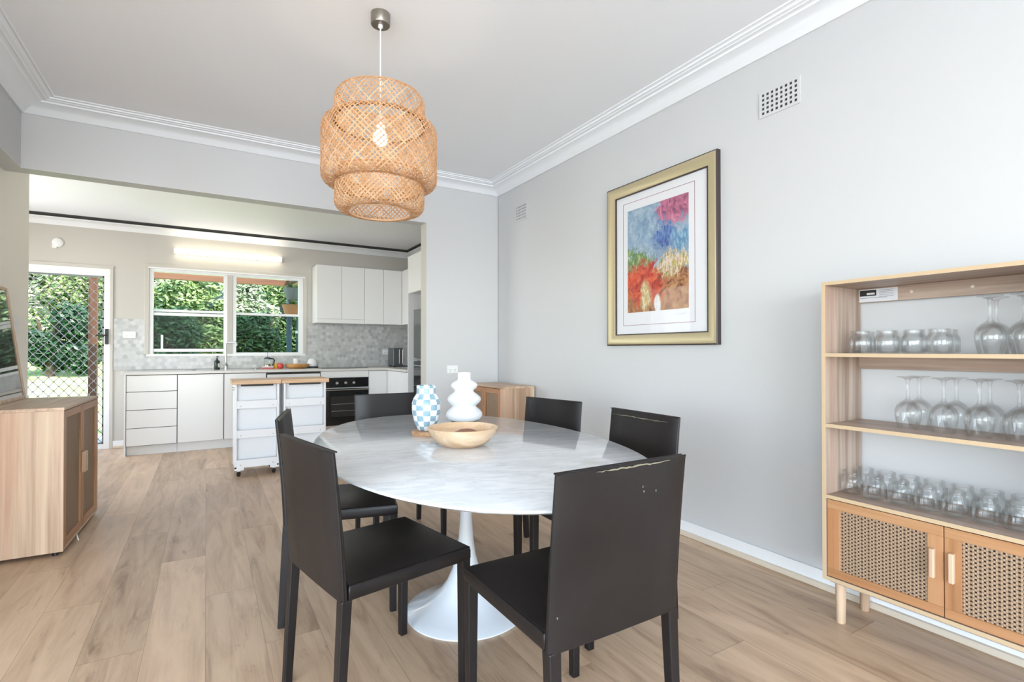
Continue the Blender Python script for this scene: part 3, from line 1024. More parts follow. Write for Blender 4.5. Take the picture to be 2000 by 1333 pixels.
box('rocker', M_white, sw, XL + 0.008, XL + 0.012, 4.965, 4.98, 1.34, 1.365, 0.001)
box('rocker', M_white, sw, XL + 0.008, XL + 0.012, 4.988, 5.003, 1.34, 1.365, 0.001)

# wall cupboards
for nm, lb, x0_, x1_, lip in (('wall_cupboard', 'white two-door wall cupboard with a low apron right of the kitchen window', 1.272, 1.912, True),
                              ('wall_cupboard', 'white two-door wall cupboard above the toaster', 1.914, 2.457, False)):
    u = thing(nm, lb, 'wall cupboard', ((x0_ + x1_) / 2, YK, 1.53))
    box('carcass', M_cab, u, x0_, x1_, 7.268, YK - 0.01, 1.535, 2.318)
    xm = (x0_ + x1_) / 2 + (0.008 if lip else 0.0)
    zb = 1.588 if lip else 1.530
    front('door', u, x0_, xm, zb, 2.32, y=7.25)
    front('door', u, xm, x1_, zb, 2.32, y=7.25)
    if lip:
        front('apron', u, x0_, x1_, 1.530, 1.586, y=7.25)
u = thing('corner_wall_cupboard', 'narrow white return cupboard joining the wall cupboards to the tall housing', 'wall cupboard', (2.6, 7.0, 1.53))
box('carcass', M_cab, u, 2.476, 2.735, 6.10, YK - 0.01, 1.535, 2.318)
box('door', M_cab, u, 2.458, 2.475, 6.62, 7.248, 1.531, 2.32, 0.0015)
box('door', M_cab, u, 2.458, 2.475, 6.10, 6.617, 1.531, 2.32, 0.0015)

fh = thing('fridge_housing', 'tall cream-white cabinet surrounding the dark fridge', 'tall cabinet', (2.44, 5.6, 0))
box('side_panel', M_cab, fh, 2.14, 2.735, 6.075, 6.092, 0, 2.32)
box('side_panel', M_cab, fh, 2.14, 2.735, 5.03, 5.047, 0, 2.32)
box('top_box', M_cab, fh, 2.16, 2.735, 5.05, 6.073, 1.86, 2.32)
box('door', M_cab, fh, 2.14, 2.158, 5.05, 5.560, 1.862, 2.318, 0.0015)
box('door', M_cab, fh, 2.14, 2.158, 5.564, 6.072, 1.862, 2.318, 0.0015)
fg = thing('fridge', 'dark glass-fronted fridge in the tall cabinet at the kitchen edge', 'fridge', (2.44, 5.5, 0))
M_fr = mat('dark_mirror_steel', (0.13, 0.135, 0.13), 0.18, 0.7)
box('body', mat('fridge_grey', (0.30, 0.31, 0.35), 0.4), fg, 2.20, 2.70, 5.09, 5.925, 0.03, 1.655)
box('upper_door', M_fr, fg, 2.155, 2.198, 5.09, 5.925, 1.065, 1.65, 0.006)
box('freezer_drawer', M_bglass, fg, 2.155, 2.198, 5.09, 5.925, 0.56, 1.03, 0.006)
box('freezer_drawer', M_bglass, fg, 2.155, 2.198, 5.09, 5.925, 0.04, 0.55, 0.006)
box('chrome_strip', M_steel, fg, 2.150, 2.19, 5.09, 5.925, 1.04, 1.055)
box('plinth', M_black, fg, 2.20, 2.68, 5.11, 5.9, 0.0, 0.03)
for zz_ in (0.98, 0.50):
    MB().tube([(2.155, 5.20, zz_), (2.12, 5.20, zz_), (2.12, 5.80, zz_), (2.155, 5.80, zz_)], 0.008, 6).build('handle', M_steel, fg, smooth=True)

# fluorescent batten on the kitchen wall
fl = thing('fluorescent_light', 'glowing fluorescent batten light on the wall above the kitchen window', 'light', (0.26, YK, 2.39))
box('batten', M_white, fl, -0.345, 0.870, YK - 0.03, YK, 2.365, 2.42, 0.003)
M_fluo = mat('lit_diffuser', (1, 0.95, 0.85), 0.4, emit=5.0, ecol=(1.0, 0.90, 0.72, 1))
db = MB()
db.tube([(-0.34, YK - 0.060, 2.390), (0.865, YK - 0.060, 2.390)], 0.034, 16)
db.build('diffuser', M_fluo, fl, smooth=True)
box('end_cap', M_white, fl, -0.352, -0.340, YK - 0.095, YK, 2.36, 2.425, 0.003)
box('end_cap', M_white, fl, 0.865, 0.877, YK - 0.095, YK, 2.36, 2.425, 0.003)

# two wheeled kitchen trolleys side by side
def trolley(label, x0_, x1_, tx0, tx1, rz=0.0):
    yf, yb = 5.28, 5.64
    u = thing('kitchen_trolley', label, 'kitchen trolley', ((x0_ + x1_) / 2, (yf + yb) / 2, 0), group=None)
    box('side_panel', M_trolley, u, x0_, x0_ + 0.018, yf, yb, 0.075, 0.845, 0.002)
    box('side_panel', M_trolley, u, x1_ - 0.018, x1_, yf, yb, 0.075, 0.845, 0.002)
    box('back_panel', M_trolley, u, x0_ + 0.018, x1_ - 0.018, yf + 0.085, yf + 0.097, 0.10, 0.845)
    box('rear_cabinet', M_trolley, u, x0_ + 0.018, x1_ - 0.018, yf + 0.097, yb - 0.01, 0.10, 0.845)
    for z_ in (0.635, 0.365, 0.095):
        box('shelf', M_trolley, u, x0_ + 0.018, x1_ - 0.018, yf + 0.012, yf + 0.085, z_ - 0.008, z_ + 0.004)
        l_ = box('shelf_lip', M_trolley, u, x0_ + 0.018, x1_ - 0.018, yf + 0.001, yf + 0.013, z_ - 0.012, z_ + 0.060, 0.002)
        for sx_ in (x0_ + 0.05, x1_ - 0.05):
            q = MB().lathe([(0, 0), (0.006, 0), (0.006, 0.002), (0, 0.002)], (0, 0, 0), 10)
            q.v = [(sx_ + a, yf + 0.001 - c, z_ + 0.012 + b_) for a, b_, c in q.v]
            q.build('screw_cap', M_quad, l_)
    box('top_shadow_gap', M_gap, u, x0_ + 0.05, x1_ - 0.05, yf + 0.002, yf + 0.02, 0.828, 0.845)
    for xa_, xb_, ya_ in ((x0_, x0_ + 0.075, yf), (x1_ - 0.075, x1_, yf), (x0_, x1_, yb - 0.016)):
        box('foot_rail', M_trolley, u, xa_, xb_, ya_, ya_ + 0.016, 0.06, 0.092)
    box('worktop', M_block, u, tx0, tx1, yf - 0.03, yb + 0.02, 0.846, 0.884, 0.004)
    for cx_ in (x0_ + 0.035, x1_ - 0.04):
        for cy_ in (yf + 0.035, yb - 0.035):
            w = MB().lathe([(0, -0.009), (0.021, -0.009), (0.024, -0.006), (0.024, 0.006), (0.021, 0.009), (0, 0.009)], (0, 0, 0), 20)
            a_ = 0.5
            w.v = [(cx_ + b_ * math.sin(a_) + c * math.cos(a_), cy_ + b_ * math.cos(a_) - c * math.sin(a_), 0.0241 + a) for a, b_, c in w.v]
            wo = w.build('wheel', M_black, u, smooth=True)
            box('fork', M_steel, wo, cx_ - 0.014, cx_ + 0.014, cy_ - 0.010, cy_ + 0.010, 0.046, 0.062)
    return u


tr = trolley('left white wheeled trolley with a timber top and a round side knob', 0.222, 0.592, 0.197, 0.610)
q = MB().tube([(0.222, 5.33, 0.805), (0.205, 5.33, 0.805)], 0.014, 14)
q.build('side_knob', M_steel, tr, smooth=True)
trolley('right white wheeled trolley with a timber top, in front of the dishwasher', 0.632, 1.015, 0.613, 1.040)

# ================================================================== DINING TABLE
TX, TY, TZ, TA = 1.003, 2.108, 0.745, R(-5.3)
ca, sa = math.cos(TA), math.sin(TA)


def oval(prof, ax, ay, seg=96):
    """rings of an oval; prof = (radial inset, z)"""
    rings = []
    for d, z in prof:
        ring = []
        for j in range(seg):
            t_ = 2 * PI * j / seg
            cc_, ss_ = math.cos(t_), math.sin(t_)
            e_ = 2 / 2.12
            x_ = (ax - d) * math.copysign(abs(cc_) ** e_, cc_)
            y_ = (ay - d) * math.copysign(abs(ss_) ** e_, ss_)
            ring.append((x_ * ca - y_ * sa, x_ * sa + y_ * ca, z))
        rings.append(ring)
    return MB().loft(rings)


tb = thing('dining_table', 'oval white marble dining table on a white trumpet-shaped pedestal', 'table', (TX, TY, 0))
o = oval([(0.055, TZ - 0.026), (0.012, TZ - 0.014), (0.0, TZ - 0.007), (0.002, TZ - 0.002), (0.006, TZ)], 0.634, 1.063)
o.build('tabletop', M_marble, tb, smooth=True, world=False, angle=50)
prof = [(0.262, 0.0), (0.266, 0.004), (0.266, 0.009), (0.255, 0.015), (0.225, 0.026), (0.185, 0.042), (0.145, 0.065), (0.11, 0.095), (0.082, 0.135), (0.060, 0.185), (0.044, 0.245),
        (0.033, 0.32), (0.027, 0.41), (0.0245, 0.50), (0.024, 0.56), (0.027, 0.61), (0.037, 0.655), (0.060, 0.69), (0.10, 0.712), (0.16, 0.7185)]
MB().lathe(prof, (0, -0.03, 0), 64).build('pedestal', M_tulip, tb, smooth=True, world=False, angle=60)

co = MB().lathe([(0, 0), (0.079, 0), (0.081, 0.004), (0.081, 0.018), (0.077, 0.022), (0, 0.022)], (0.937, 2.365, TZ + 0.0005), 40).build('coaster', M_cork, None, smooth=True)
tag(co, 'round brown wooden coaster under the blue checkered vase', 'coaster')


def check_mat():
    m = mat('blue_white_check_glaze', rough=0.3)
    nt, b = tex_parts(m)
    x, y, z = xyz(nt, coords(nt))
    ang = y.op('ARCTAN2', x) / (2 * PI) * 12.0 + 20.35
    v = z / 0.0262 + 4.0
    wob = V(nt, noise(nt, coords(nt), 22, 2))
    a = (ang + wob * 0.22).fl()
    c = (v + wob * 0.25).fl()
    chk = ((a + c) * 0.5).fr().gt(0.25)
    n = V(nt, noise(nt, coords(nt), 40, 3))
    blue = ramp(nt, n, [(0.3, (0.20, 0.34, 0.41)), (0.7, (0.31, 0.45, 0.52))])
    white = ramp(nt, n, [(0.3, (0.76, 0.76, 0.78)), (0.7, (0.86, 0.87, 0.88))])
    nt.links.new(mix(nt, chk, white, blue), b.inputs['Base Color'])
    return m


vs = [(0, 0), (0.036, 0.0), (0.041, 0.004), (0.050, 0.025), (0.062, 0.055), (0.068, 0.085), (0.0705, 0.112), (0.069, 0.135), (0.062, 0.158), (0.052, 0.173), (0.0465, 0.182),
      (0.046, 0.200), (0.0475, 0.216), (0.047, 0.219), (0.043, 0.218), (0.041, 0.200), (0.042, 0.184), (0.058, 0.155), (0.064, 0.11), (0.056, 0.055), (0.036, 0.01), (0, 0.008)]
v_ = MB().lathe(vs, (0, 0, 0), 64).build('vase', check_mat(), None, smooth=True, world=False)
v_.location = (0.928, 2.372, TZ + 0.023)
v_.rotation_euler = (0, 0, R(10))
tag(v_, 'blue and white checkered ceramic vase on the dining table', 'vase')
pr = [(0, 0), (0.075, 0.0), (0.095, 0.008), (0.107, 0.026), (0.106, 0.046), (0.092, 0.064), (0.074, 0.077), (0.069, 0.085), (0.076, 0.094), (0.090, 0.104), (0.099, 0.120), (0.097, 0.136),
      (0.082, 0.151), (0.062, 0.164), (0.055, 0.173), (0.058, 0.181), (0.070, 0.189), (0.079, 0.202), (0.077, 0.216), (0.062, 0.228), (0.044, 0.236), (0.039, 0.243), (0.038, 0.262),
      (0.039, 0.281), (0.036, 0.283), (0.031, 0.279), (0.030, 0.24), (0.05, 0.2), (0.04, 0.1), (0.04, 0.02), (0, 0.02)]
wv = MB().lathe(pr, (1.31, 2.74, TZ + 0.0005), 56).build('vase', mat('matt_white_ceramic', (0.86, 0.87, 0.88), 0.55), None, smooth=True, angle=60)
tag(wv, 'tall matt white vase of stacked bulges on the dining table', 'vase')
bl = MB().lathe([(0, 0), (0.082, 0.0), (0.090, 0.004), (0.115, 0.020), (0.138, 0.045), (0.151, 0.072), (0.1535, 0.079), (0.150, 0.081), (0.146, 0.078), (0.132, 0.050), (0.108, 0.026), (0.08, 0.014), (0, 0.012)],
                (0.962, 2.025, TZ + 0.0005), 64).build('wooden_bowl', M_bowl, None, smooth=True, angle=60)
tag(bl, 'wide pale turned wooden bowl on the dining table', 'bowl')
ds = MB().lathe([(0, 0.0), (0.045, 0.0), (0.060, 0.006), (0.063, 0.016), (0.054, 0.036), (0.028, 0.048), (0, 0.051)], (0.995, 2.055, TZ + 0.0145), 36).build('wooden_ornament', mat('red_brown_wood', (0.30, 0.135, 0.075), 0.45), None, smooth=True)
tag(ds, 'small domed red-brown wooden ornament lying in the pale bowl', 'ornament')

# ================================================================== DINING CHAIRS
CW, CDp, CS, CH = 0.445, 0.47, 0.474, 0.868


def back_y(z):
    """slight backward lean of the chair back above the seat"""
    t_ = max(0.0, (z - 0.40) / (CH - 0.40))
    return -0.034 * t_ ** 1.5


def make_chair(label):
    t = thing('dining_chair', label, 'chair')
    # seat: padded box with deep skirt
    s = MB()
    hw = CW / 2
    rings = []
    for z, ins in ((CS - 0.047, 0.004), (CS - 0.04, 0.0), (CS - 0.012, 0.0), (CS - 0.004, 0.003), (CS, 0.010)):
        rings.append([(-hw + ins, 0.022 + ins, z), (hw - ins, 0.022 + ins, z), (hw - ins, CDp - ins, z), (-hw + ins, CDp - ins, z)])
    s.loft(rings)
    so = s.build('seat', M_leather, t, 0.003, world=False, smooth=True, angle=30)
    sm = MB()
    for x_ in (-hw + 0.003, hw - 0.003):
        sm.tube([(x_, 0.03, CS - 0.004), (x_, CDp - 0.005, CS - 0.004)], 0.0022, 6)
    sm.tube([(-hw + 0.004, CDp - 0.003, CS - 0.004), (hw - 0.004, CDp - 0.003, CS - 0.004)], 0.0022, 6)
    sm.build('piping', M_leather, so, world=False, smooth=True)
    # back: gently bowed slab
    b = MB()
    rings = []
    nz = 12
    for i in range(nz + 1):
        z = CS - 0.046 + (CH - CS + 0.046) * i / nz
        y_ = back_y(z)
        th = 0.030 - 0.006 * i / nz
        w = hw * (1.0 - 0.0 * i / nz)
        ring = []
        for (xx, ff) in ((-1, 0.006), (-0.92, 0.0), (-0.5, -0.002), (0, -0.003), (0.5, -0.002), (0.92, 0.0), (1, 0.006)):
            ring.append((xx * w, y_ + ff, z))
        for (xx, ff) in ((1, -0.011), (0.88, 0.0), (0.5, -0.001), (0, -0.002), (-0.5, -0.001), (-0.88, 0.0), (-1, -0.011)):
            ring.append((xx * w, y_ + th + ff, z))
        rings.append(ring)
    b.loft(rings)
    bo = b.build('backrest', M_leather, t, 0.002, world=False, smooth=True, angle=45)
    p = MB()
    zs = [CS - 0.044 + (CH - CS + 0.044) * i / 10 for i in range(11)]
    for x_ in (-hw + 0.0008, hw - 0.0008):
        p.tube([(x_, back_y(z) + 0.0075, z) for i, z in enumerate(zs)], 0.0026, 6)
    for off in (0.004, 0.019):
        p.tube([(-hw + 0.003, back_y(CH) + off, CH - 0.0005), (hw - 0.003, back_y(CH) + off, CH - 0.0005)], 0.0026, 6)
    p.build('piping', M_leather, bo, world=False, smooth=True)
    # legs: square, tapering, leather wrapped
    for sx_, y0_, y1_, ztop in ((-1, 0.0, 0.034, CS - 0.042), (1, 0.0, 0.034, CS - 0.042), (-1, CDp - 0.036, CDp - 0.001, CS - 0.04), (1, CDp - 0.036, CDp - 0.001, CS - 0.04)):
        xo, xi = sx_ * hw, sx_ * (hw - 0.036)
        xo2, xi2 = sx_ * (hw - 0.003), sx_ * (hw - 0.031)
        rear = y0_ == 0.0
        kick = -0.022 if rear else 0.0
        m_ = MB().hexa([(min(xo2, xi2), y0_ + 0.002 + kick, 0), (max(xo2, xi2), y0_ + 0.002 + kick, 0), (max(xo2, xi2), y1_ - 0.004 + kick, 0), (min(xo2, xi2), y1_ - 0.004 + kick, 0)],
                       [(min(xo, xi), y0_, ztop), (max(xo, xi), y0_, ztop), (max(xo, xi), y1_, ztop), (min(xo, xi), y1_, ztop)])
        lg = m_.build('leg', M_leather, t, 0.004, world=False)
    return t


def torn(chair, label, z0_, side, x0_, x1_, seed):
    """a frayed split in the leather along the top edge; side 'rear' or 'front'"""
    r_ = random.Random(seed)
    bo = [c_ for c_ in chair.children if c_.name.startswith('backrest')][0]
    m_ = MB()
    n_ = 26
    top, bot = [], []
    for i in range(n_ + 1):
        x_ = x0_ + (x1_ - x0_) * i / n_
        w = 0.0018 * max(0.0, math.sin(PI * i / n_)) ** 0.5 * r_.uniform(0.4, 1.3)
        zc = z0_ + r_.uniform(-0.0015, 0.0015)
        y_ = back_y(z0_) - 0.0045 if side == 'rear' else back_y(z0_) + 0.0255
        d_ = -0.0015 if side == 'rear' else 0.0015
        top.append((x_, y_ + d_, zc + w)); bot.append((x_, y_ + d_, zc - w))
    rings = [[t__, b__, (b__[0], b__[1] - d_ * 2, b__[2]), (t__[0], t__[1] - d_ * 2, t__[2])] for t__, b__ in zip(top, bot)]
    m_.loft(rings)
    o_ = m_.build('torn_seam', M_tear, bo, world=False)
    o_['label'] = label
    if side == 'rear':
        for (x_, z_) in ((0.06, 0.79), (0.105, 0.786), (0.055, 0.803), (-0.205, 0.52)):
            MB().box(x_ - 0.0012, x_ + 0.0012, back_y(z_) - 0.0045, back_y(z_) - 0.002, z_ - 0.003, z_ + 0.002).build('scuff_mark', M_scuff, bo, world=False)


chairs = []
specs = [
    ('dark brown leather chair nearest the viewer, with a torn top edge and its back turned', 0.926, 1.003, 0.3),
    ('dark brown leather chair at the near left of the oval table', 0.292, 1.735, -78.5),
    ('dark brown leather chair behind the near left one, turned towards the table', 0.325, 2.535, -103.0),
    ('dark brown leather chair at the far end of the table, before the oven', 1.050, 3.345, 178.5),
    ('dark brown leather chair at the far right, in front of the small wooden cabinet', 1.742, 2.475, 101.5),
    ('dark brown leather chair at the right by the wall, with a split along its top', 1.738, 1.745, 88.0)]
base_chair = make_chair(specs[0][0])
for i, (lb, x_, y_, a_) in enumerate(specs):
    ch = base_chair if i == 0 else dup(base_chair, (x_, y_, 0), R(a_), lb)
    ch.location = (x_, y_, 0)
    ch.rotation_euler = (0, 0, R(a_))
    ch['group'] = 'leather chairs around the oval table'
    chairs.append(ch)
torn(chairs[0], 'pale torn seam along the top', CH - 0.006, 'rear', -0.11, 0.15, 3)
torn(chairs[5], 'pale split below the top edge', CH - 0.026, 'front', -0.17, 0.20, 5)

# ================================================================== PENDANT LAMP
PX, PY = 0.735, 2.50
pl = thing('pendant_lamp', 'woven bamboo pendant lamp in three tiers hanging over the dining table', 'lamp', (PX, PY, ZC))
MB().lathe([(0, 0), (0.047, 0), (0.047, -0.052), (0.044, -0.056), (0, -0.056)], (PX, PY, ZC), 40).build('canopy', M_nickel, pl, smooth=True)
MB().lathe([(0.012, -0.056), (0.012, -0.066), (0.006, -0.072)], (PX, PY, ZC), 16).tube([(PX, PY, ZC - 0.06), (PX, PY, 2.30)], 0.0035, 8).build('cord', M_white, pl, smooth=True)
MB().lathe([(0.0, 2.325), (0.012, 2.325), (0.021, 2.31), (0.022, 2.268), (0.018, 2.262)], (PX, PY, 0), 20).build('lamp_holder', M_white, pl, smooth=True)
bulb = MB().lathe([(0.014, 2.268), (0.016, 2.255), (0.030, 2.232), (0.034, 2.212), (0.030, 2.19), (0.016, 2.178), (0, 2.175)], (PX, PY, 0), 24).build(
    'bulb', mat('lit_bulb', (1, 0.95, 0.9), 0.3, emit=45.0, ecol=(1.0, 0.90, 0.74, 1)), pl, smooth=True)


def bamboo():
    m = bpy.data.materials.new('split_bamboo')
    m.use_nodes = True
    nt, b = tex_parts(m)
    n = V(nt, noise(nt, coords(nt), 30, 3))
    gi = nt.nodes.new('ShaderNodeNewGeometry')
    r_ = V(nt, gi.outputs['Random Per Island'])
    c = ramp(nt, n * 0.5 + r_ * 0.5, [(0.2, (0.62, 0.37, 0.18)), (0.5, (0.77, 0.52, 0.30)), (0.8, (0.86, 0.66, 0.44))])
    nt.links.new(c, b.inputs['Base Color'])
    b.inputs['Roughness'].default_value = 0.5
    tl_ = nt.nodes.new('ShaderNodeBsdfTranslucent')
    nt.links.new(c, tl_.inputs[0])
    mx_ = nt.nodes.new('ShaderNodeMixShader')
    mx_.inputs[0].default_value = 0.45
    out = nt.nodes['Material Output']
    nt.links.new(b.outputs[0], mx_.inputs[1])
    nt.links.new(tl_.outputs[0], mx_.inputs[2])
    nt.links.new(mx_.outputs[0], out.inputs[0])
    return m


M_bamboo = bamboo()


def resample(prof, n):
    L = [0.0]
    for a, b in zip(prof, prof[1:]):
        L.append(L[-1] + math.hypot(b[0] - a[0], b[1] - a[1]))
    out = []
    for i in range(n + 1):
        s = L[-1] * i / n
        k = 0
        while k < len(L) - 2 and L[k + 1] < s:
            k += 1
        t_ = (s - L[k]) / max(1e-9, L[k + 1] - L[k])
        out.append((prof[k][0] + (prof[k + 1][0] - prof[k][0]) * t_, prof[k][1] + (prof[k + 1][1] - prof[k][1]) * t_))
    return out, L[-1]


def woven(name, prof, count, width, parent, twist_k=1.0, seed=0):
    """a basket tier: thin bamboo strips running both ways round a turned profile"""
    r_ = random.Random(seed)
    n = 34
    P_, L = resample(prof, n)
    m_ = MB()
    for sgn in (1, -1):
        for k in range(count):
            a0 = 2 * PI * (k + r_.uniform(-0.08, 0.08)) / count
            ang = a0
            pts = []
            for i, (r, z) in enumerate(P_):
                if i:
                    ang += sgn * twist_k * (L / n) / max(0.1, r)
                pts.append((r, z, ang))
            vs_, fs_ = [], []
            for i, (r, z, a) in enumerate(pts):
                j = min(i + 1, n)
                k0 = max(i - 1, 0)
                p0 = Vector((pts[k0][0] * math.cos(pts[k0][2]), pts[k0][0] * math.sin(pts[k0][2]), pts[k0][1]))
                p1 = Vector((pts[j][0] * math.cos(pts[j][2]), pts[j][0] * math.sin(pts[j][2]), pts[j][1]))
                T = (p1 - p0).normalized()
                dr, dz = P_[j][0] - P_[k0][0], P_[j][1] - P_[k0][1]
                nl = math.hypot(dr, dz)
                N = Vector((dz / nl * math.cos(a), dz / nl * math.sin(a), -dr / nl))
                B = T.cross(N).normalized() * width / 2
                c_ = Vector((r * math.cos(a), r * math.sin(a), z)) + N * (0.0012 * (1 if (i + k) % 2 else -1) * sgn)
                t2 = N * 0.0005
                vs_ += [c_ - B - t2, c_ + B - t2, c_ + B + t2, c_ - B + t2]
                if i:
                    o_ = (i - 1) * 4
                    for q_ in range(4):
                        q2 = (q_ + 1) % 4
                        fs_.append((o_ + q_, o_ + q2, o_ + 4 + q2, o_ + 4 + q_))
            m_.add(vs_, fs_)
    for r, z in (P_[0], P_[-1]):
        m_.lathe([(r - 0.003, z - 0.003), (r + 0.003, z - 0.003), (r + 0.003, z + 0.003), (r - 0.003, z + 0.003)], (0, 0, 0), 64, close=True, cap=False)
    m_.v = [(a + PX, b + PY, c) for a, b, c in m_.v]
    return m_.build(name, M_bamboo, parent)


def arc(cx_, cz_, r, a0, a1, n=6):
    return [(cx_ + r * math.cos(a0 + (a1 - a0) * i / n), cz_ + r * math.sin(a0 + (a1 - a0) * i / n)) for i in range(n + 1)]


top = [(0.150, 2.415)] + arc(0.190, 2.390, 0.025, PI / 2, 0)[0:] + [(0.215, 2.33), (0.214, 2.28)]
mid = [(0.214, 2.280)] + arc(0.225, 2.232, 0.052, PI / 2, 0) + [(0.277, 2.10), (0.277, 2.03)] + arc(0.237, 2.01, 0.040, 0, -PI / 2) + [(0.205, 1.972)]
bot = [(0.209, 2.03), (0.213, 1.98), (0.215, 1.90)] + arc(0.175, 1.882, 0.040, 0, -PI / 2) + [(0.150, 1.842)]
top = [(0.200, 2.412), (0.210, 2.404), (0.215, 2.39), (0.216, 2.34), (0.214, 2.28)]
woven('shade_top', top, 54, 0.0058, pl, 0.9, 1)
woven('shade_body', mid, 68, 0.0058, pl, 1.0, 2)
woven('shade_bottom', bot, 58, 0.0062, pl, 1.0, 3)

# ================================================================== CANE CABINETS
def cane_cabinet(label, w, dp, h_, loc, rz, ndoor=2):
    t = thing('cane_cabinet', label, 'cabinet', loc, rz)
    hw = w / 2
    P = dict(parent=t, world=False)

    def bx_(name, m, a, b, c, d, e, f_, bev=0.0015, parent=t):
        return MB().box(a, b, c, d, e, f_).build(name, m, parent, bev, world=False)
    zb = 0.022
    bx_('top_panel', M_ash[0], -hw, hw, -0.002, dp, h_ - 0.018, h_)
    bx_('side_panel', M_ash[2], -hw, -hw + 0.016, 0, dp, zb, h_ - 0.018)
    bx_('side_panel', M_ash[2], hw - 0.016, hw, 0, dp, zb, h_ - 0.018)
    bx_('bottom_panel', M_ash[0], -hw + 0.016, hw - 0.016, 0.0, dp, zb, zb + 0.016)
    bx_('back_panel', M_ash[0], -hw + 0.016, hw - 0.016, dp - 0.008, dp, zb + 0.016, h_ - 0.018)
    for x_, y_ in ((-hw + 0.03, 0.04), (hw - 0.03, 0.04), (-hw + 0.03, dp - 0.04), (hw - 0.03, dp - 0.04)):
        MB().lathe([(0.014, 0), (0.014, zb)], (x_, y_, 0), 14).build('foot', M_black, t, world=False)
    dw = (w - 0.034) / ndoor
    z0_, z1_ = zb + 0.018, h_ - 0.022
    st = 0.043
    for k in range(ndoor):
        a = -hw + 0.017 + k * dw + 0.0015
        b = a + dw - 0.003
        d_ = MB().box(a + st, b - st, 0.010, 0.0108, z0_ + st, z1_ - st).build('door', M_cane_x, t, world=False)
        MB().box(a + st - 0.01, b - st + 0.01, 0.0135, 0.0145, z0_ + st - 0.01, z1_ - st + 0.01).build('hole_shade_sheet', M_hole_shade, d_, world=False)  # added dark sheet, stands in for the shaded inside
        for xa_, xb_ in ((a, a + st), (b - st, b)):
            MB().box(xa_, xb_, 0.001, 0.019, z0_, z1_).build('door_stile', M_pine[2], d_, 0.001, world=False)
        for za_, zb_ in ((z0_, z0_ + st), (z1_ - st, z1_)):
            MB().box(a + st, b - st, 0.001, 0.019, za_, zb_).build('door_rail', M_pine[0], d_, 0.001, world=False)
        hx = b - 0.022 if k == 0 else a + 0.022
        MB().box(hx - 0.009, hx + 0.009, -0.022, 0.001, h_ * 0.46, h_ * 0.46 + 0.13).build('handle', M_ash[2], d_, 0.004, world=False)
    bx_('interior', M_ash[0], -hw + 0.016, hw - 0.016, 0.06, dp - 0.02, h_ * 0.5 - 0.008, h_ * 0.5 + 0.008)
    return t


cc = cane_cabinet('wooden cabinet with two cane doors under the leaning picture', 0.862, 0.40, 0.836, (-0.676, 4.212, 0), R(90 - 1.9))
cane_cabinet('low wooden cane-door cabinet in the far corner behind the table', 0.66, 0.352, 0.836, (2.218, 4.225, 0), R(-90))
MB().tube([(-0.02, 0.03, 0.03), (-0.18, -0.012, 0.025), (-0.19, -0.02, 0.004)], 0.003, 6).build('cord_end', M_white, cc, world=False)

# leaning framed picture on the left cabinet
LF0, LF1 = 4.07, 4.655
lf = thing('leaning_picture', 'glazed dark picture in a pale timber frame leaning on the cane cabinet', 'picture', (-1.045, 4.36, 0.8365), 0)
lf.rotation_euler = (0, R(-7.4), 0)


def lb_(name, m, y0_, y1_, z0_, z1_, x0_, x1_, parent=lf, bev=0.002):
    return MB().box(x0_, x1_, y0_, y1_, z0_, z1_).build(name, m, parent, bev, world=False)


hy = (LF1 - LF0) / 2
LH = 0.745
MB().box(-0.022, 0, -hy, -hy + 0.022, 0, LH).box(-0.022, 0, hy - 0.022, hy, 0, LH).box(-0.022, 0, -hy + 0.022, hy - 0.022, 0, 0.022).box(-0.022, 0, -hy + 0.022, hy - 0.022, LH - 0.022, LH).build('frame', M_ash[2], lf, 0.002, world=False)
mm = mat('dark_print', (0.10, 0.07, 0.055), 0.5)
nt, b = tex_parts(mm)
n = noise(nt, coords(nt, (1, 6, 3)), 2.0, 5)
nt.links.new(ramp(nt, n, [(0.35, (0.03, 0.022, 0.02)), (0.5, (0.11, 0.075, 0.06)), (0.7, (0.20, 0.14, 0.11))]), b.inputs['Base Color'])
lb_('print', mm, -hy + 0.022, hy - 0.022, 0.022, LH - 0.022, -0.018, -0.012, bev=0)
lb_('mount_edge', mat('brown_mount', (0.22, 0.15, 0.11), 0.6), -hy + 0.022, hy - 0.022, 0.022, 0.072, -0.012, -0.010, bev=0)
lb_('glazing', pane_mat('picture_glass', 0.30, (1, 1, 1)), -hy + 0.022, hy - 0.022, 0.022, LH - 0.022, -0.007, -0.005, bev=0)

# ================================================================== WALL PICTURE
FX = XR
Y0, Y1, Z0, Z1 = 1.940, 2.890, 1.196, 2.338   # outer edge of the frame
wp = thing('framed_picture', 'colourful abstract print in a wide gold frame hung on the right wall', 'picture', (FX, (Y0 + Y1) / 2, (Z0 + Z1) / 2))
M_gold = mat('aged_gold', (0.54, 0.46, 0.29), 0.36, 0.45)
rings = []
for ins, dx in ((0.0, 0.0), (0.0, 0.030), (0.006, 0.036), (0.016, 0.038), (0.040, 0.034), (0.062, 0.024), (0.072, 0.018), (0.074, 0.010), (0.074, 0.0)):
    rings.append([(FX - dx, Y0 + ins, Z0 + ins), (FX - dx, Y1 - ins, Z0 + ins), (FX - dx, Y1 - ins, Z1 - ins), (FX - dx, Y0 + ins, Z1 - ins)])
MB().loft(rings + [rings[0]], True, False).build('frame', M_gold, wp, smooth=True, angle=35)
M_frd = mat('dark_frame_edge', (0.045, 0.030, 0.028), 0.4)
rings = []
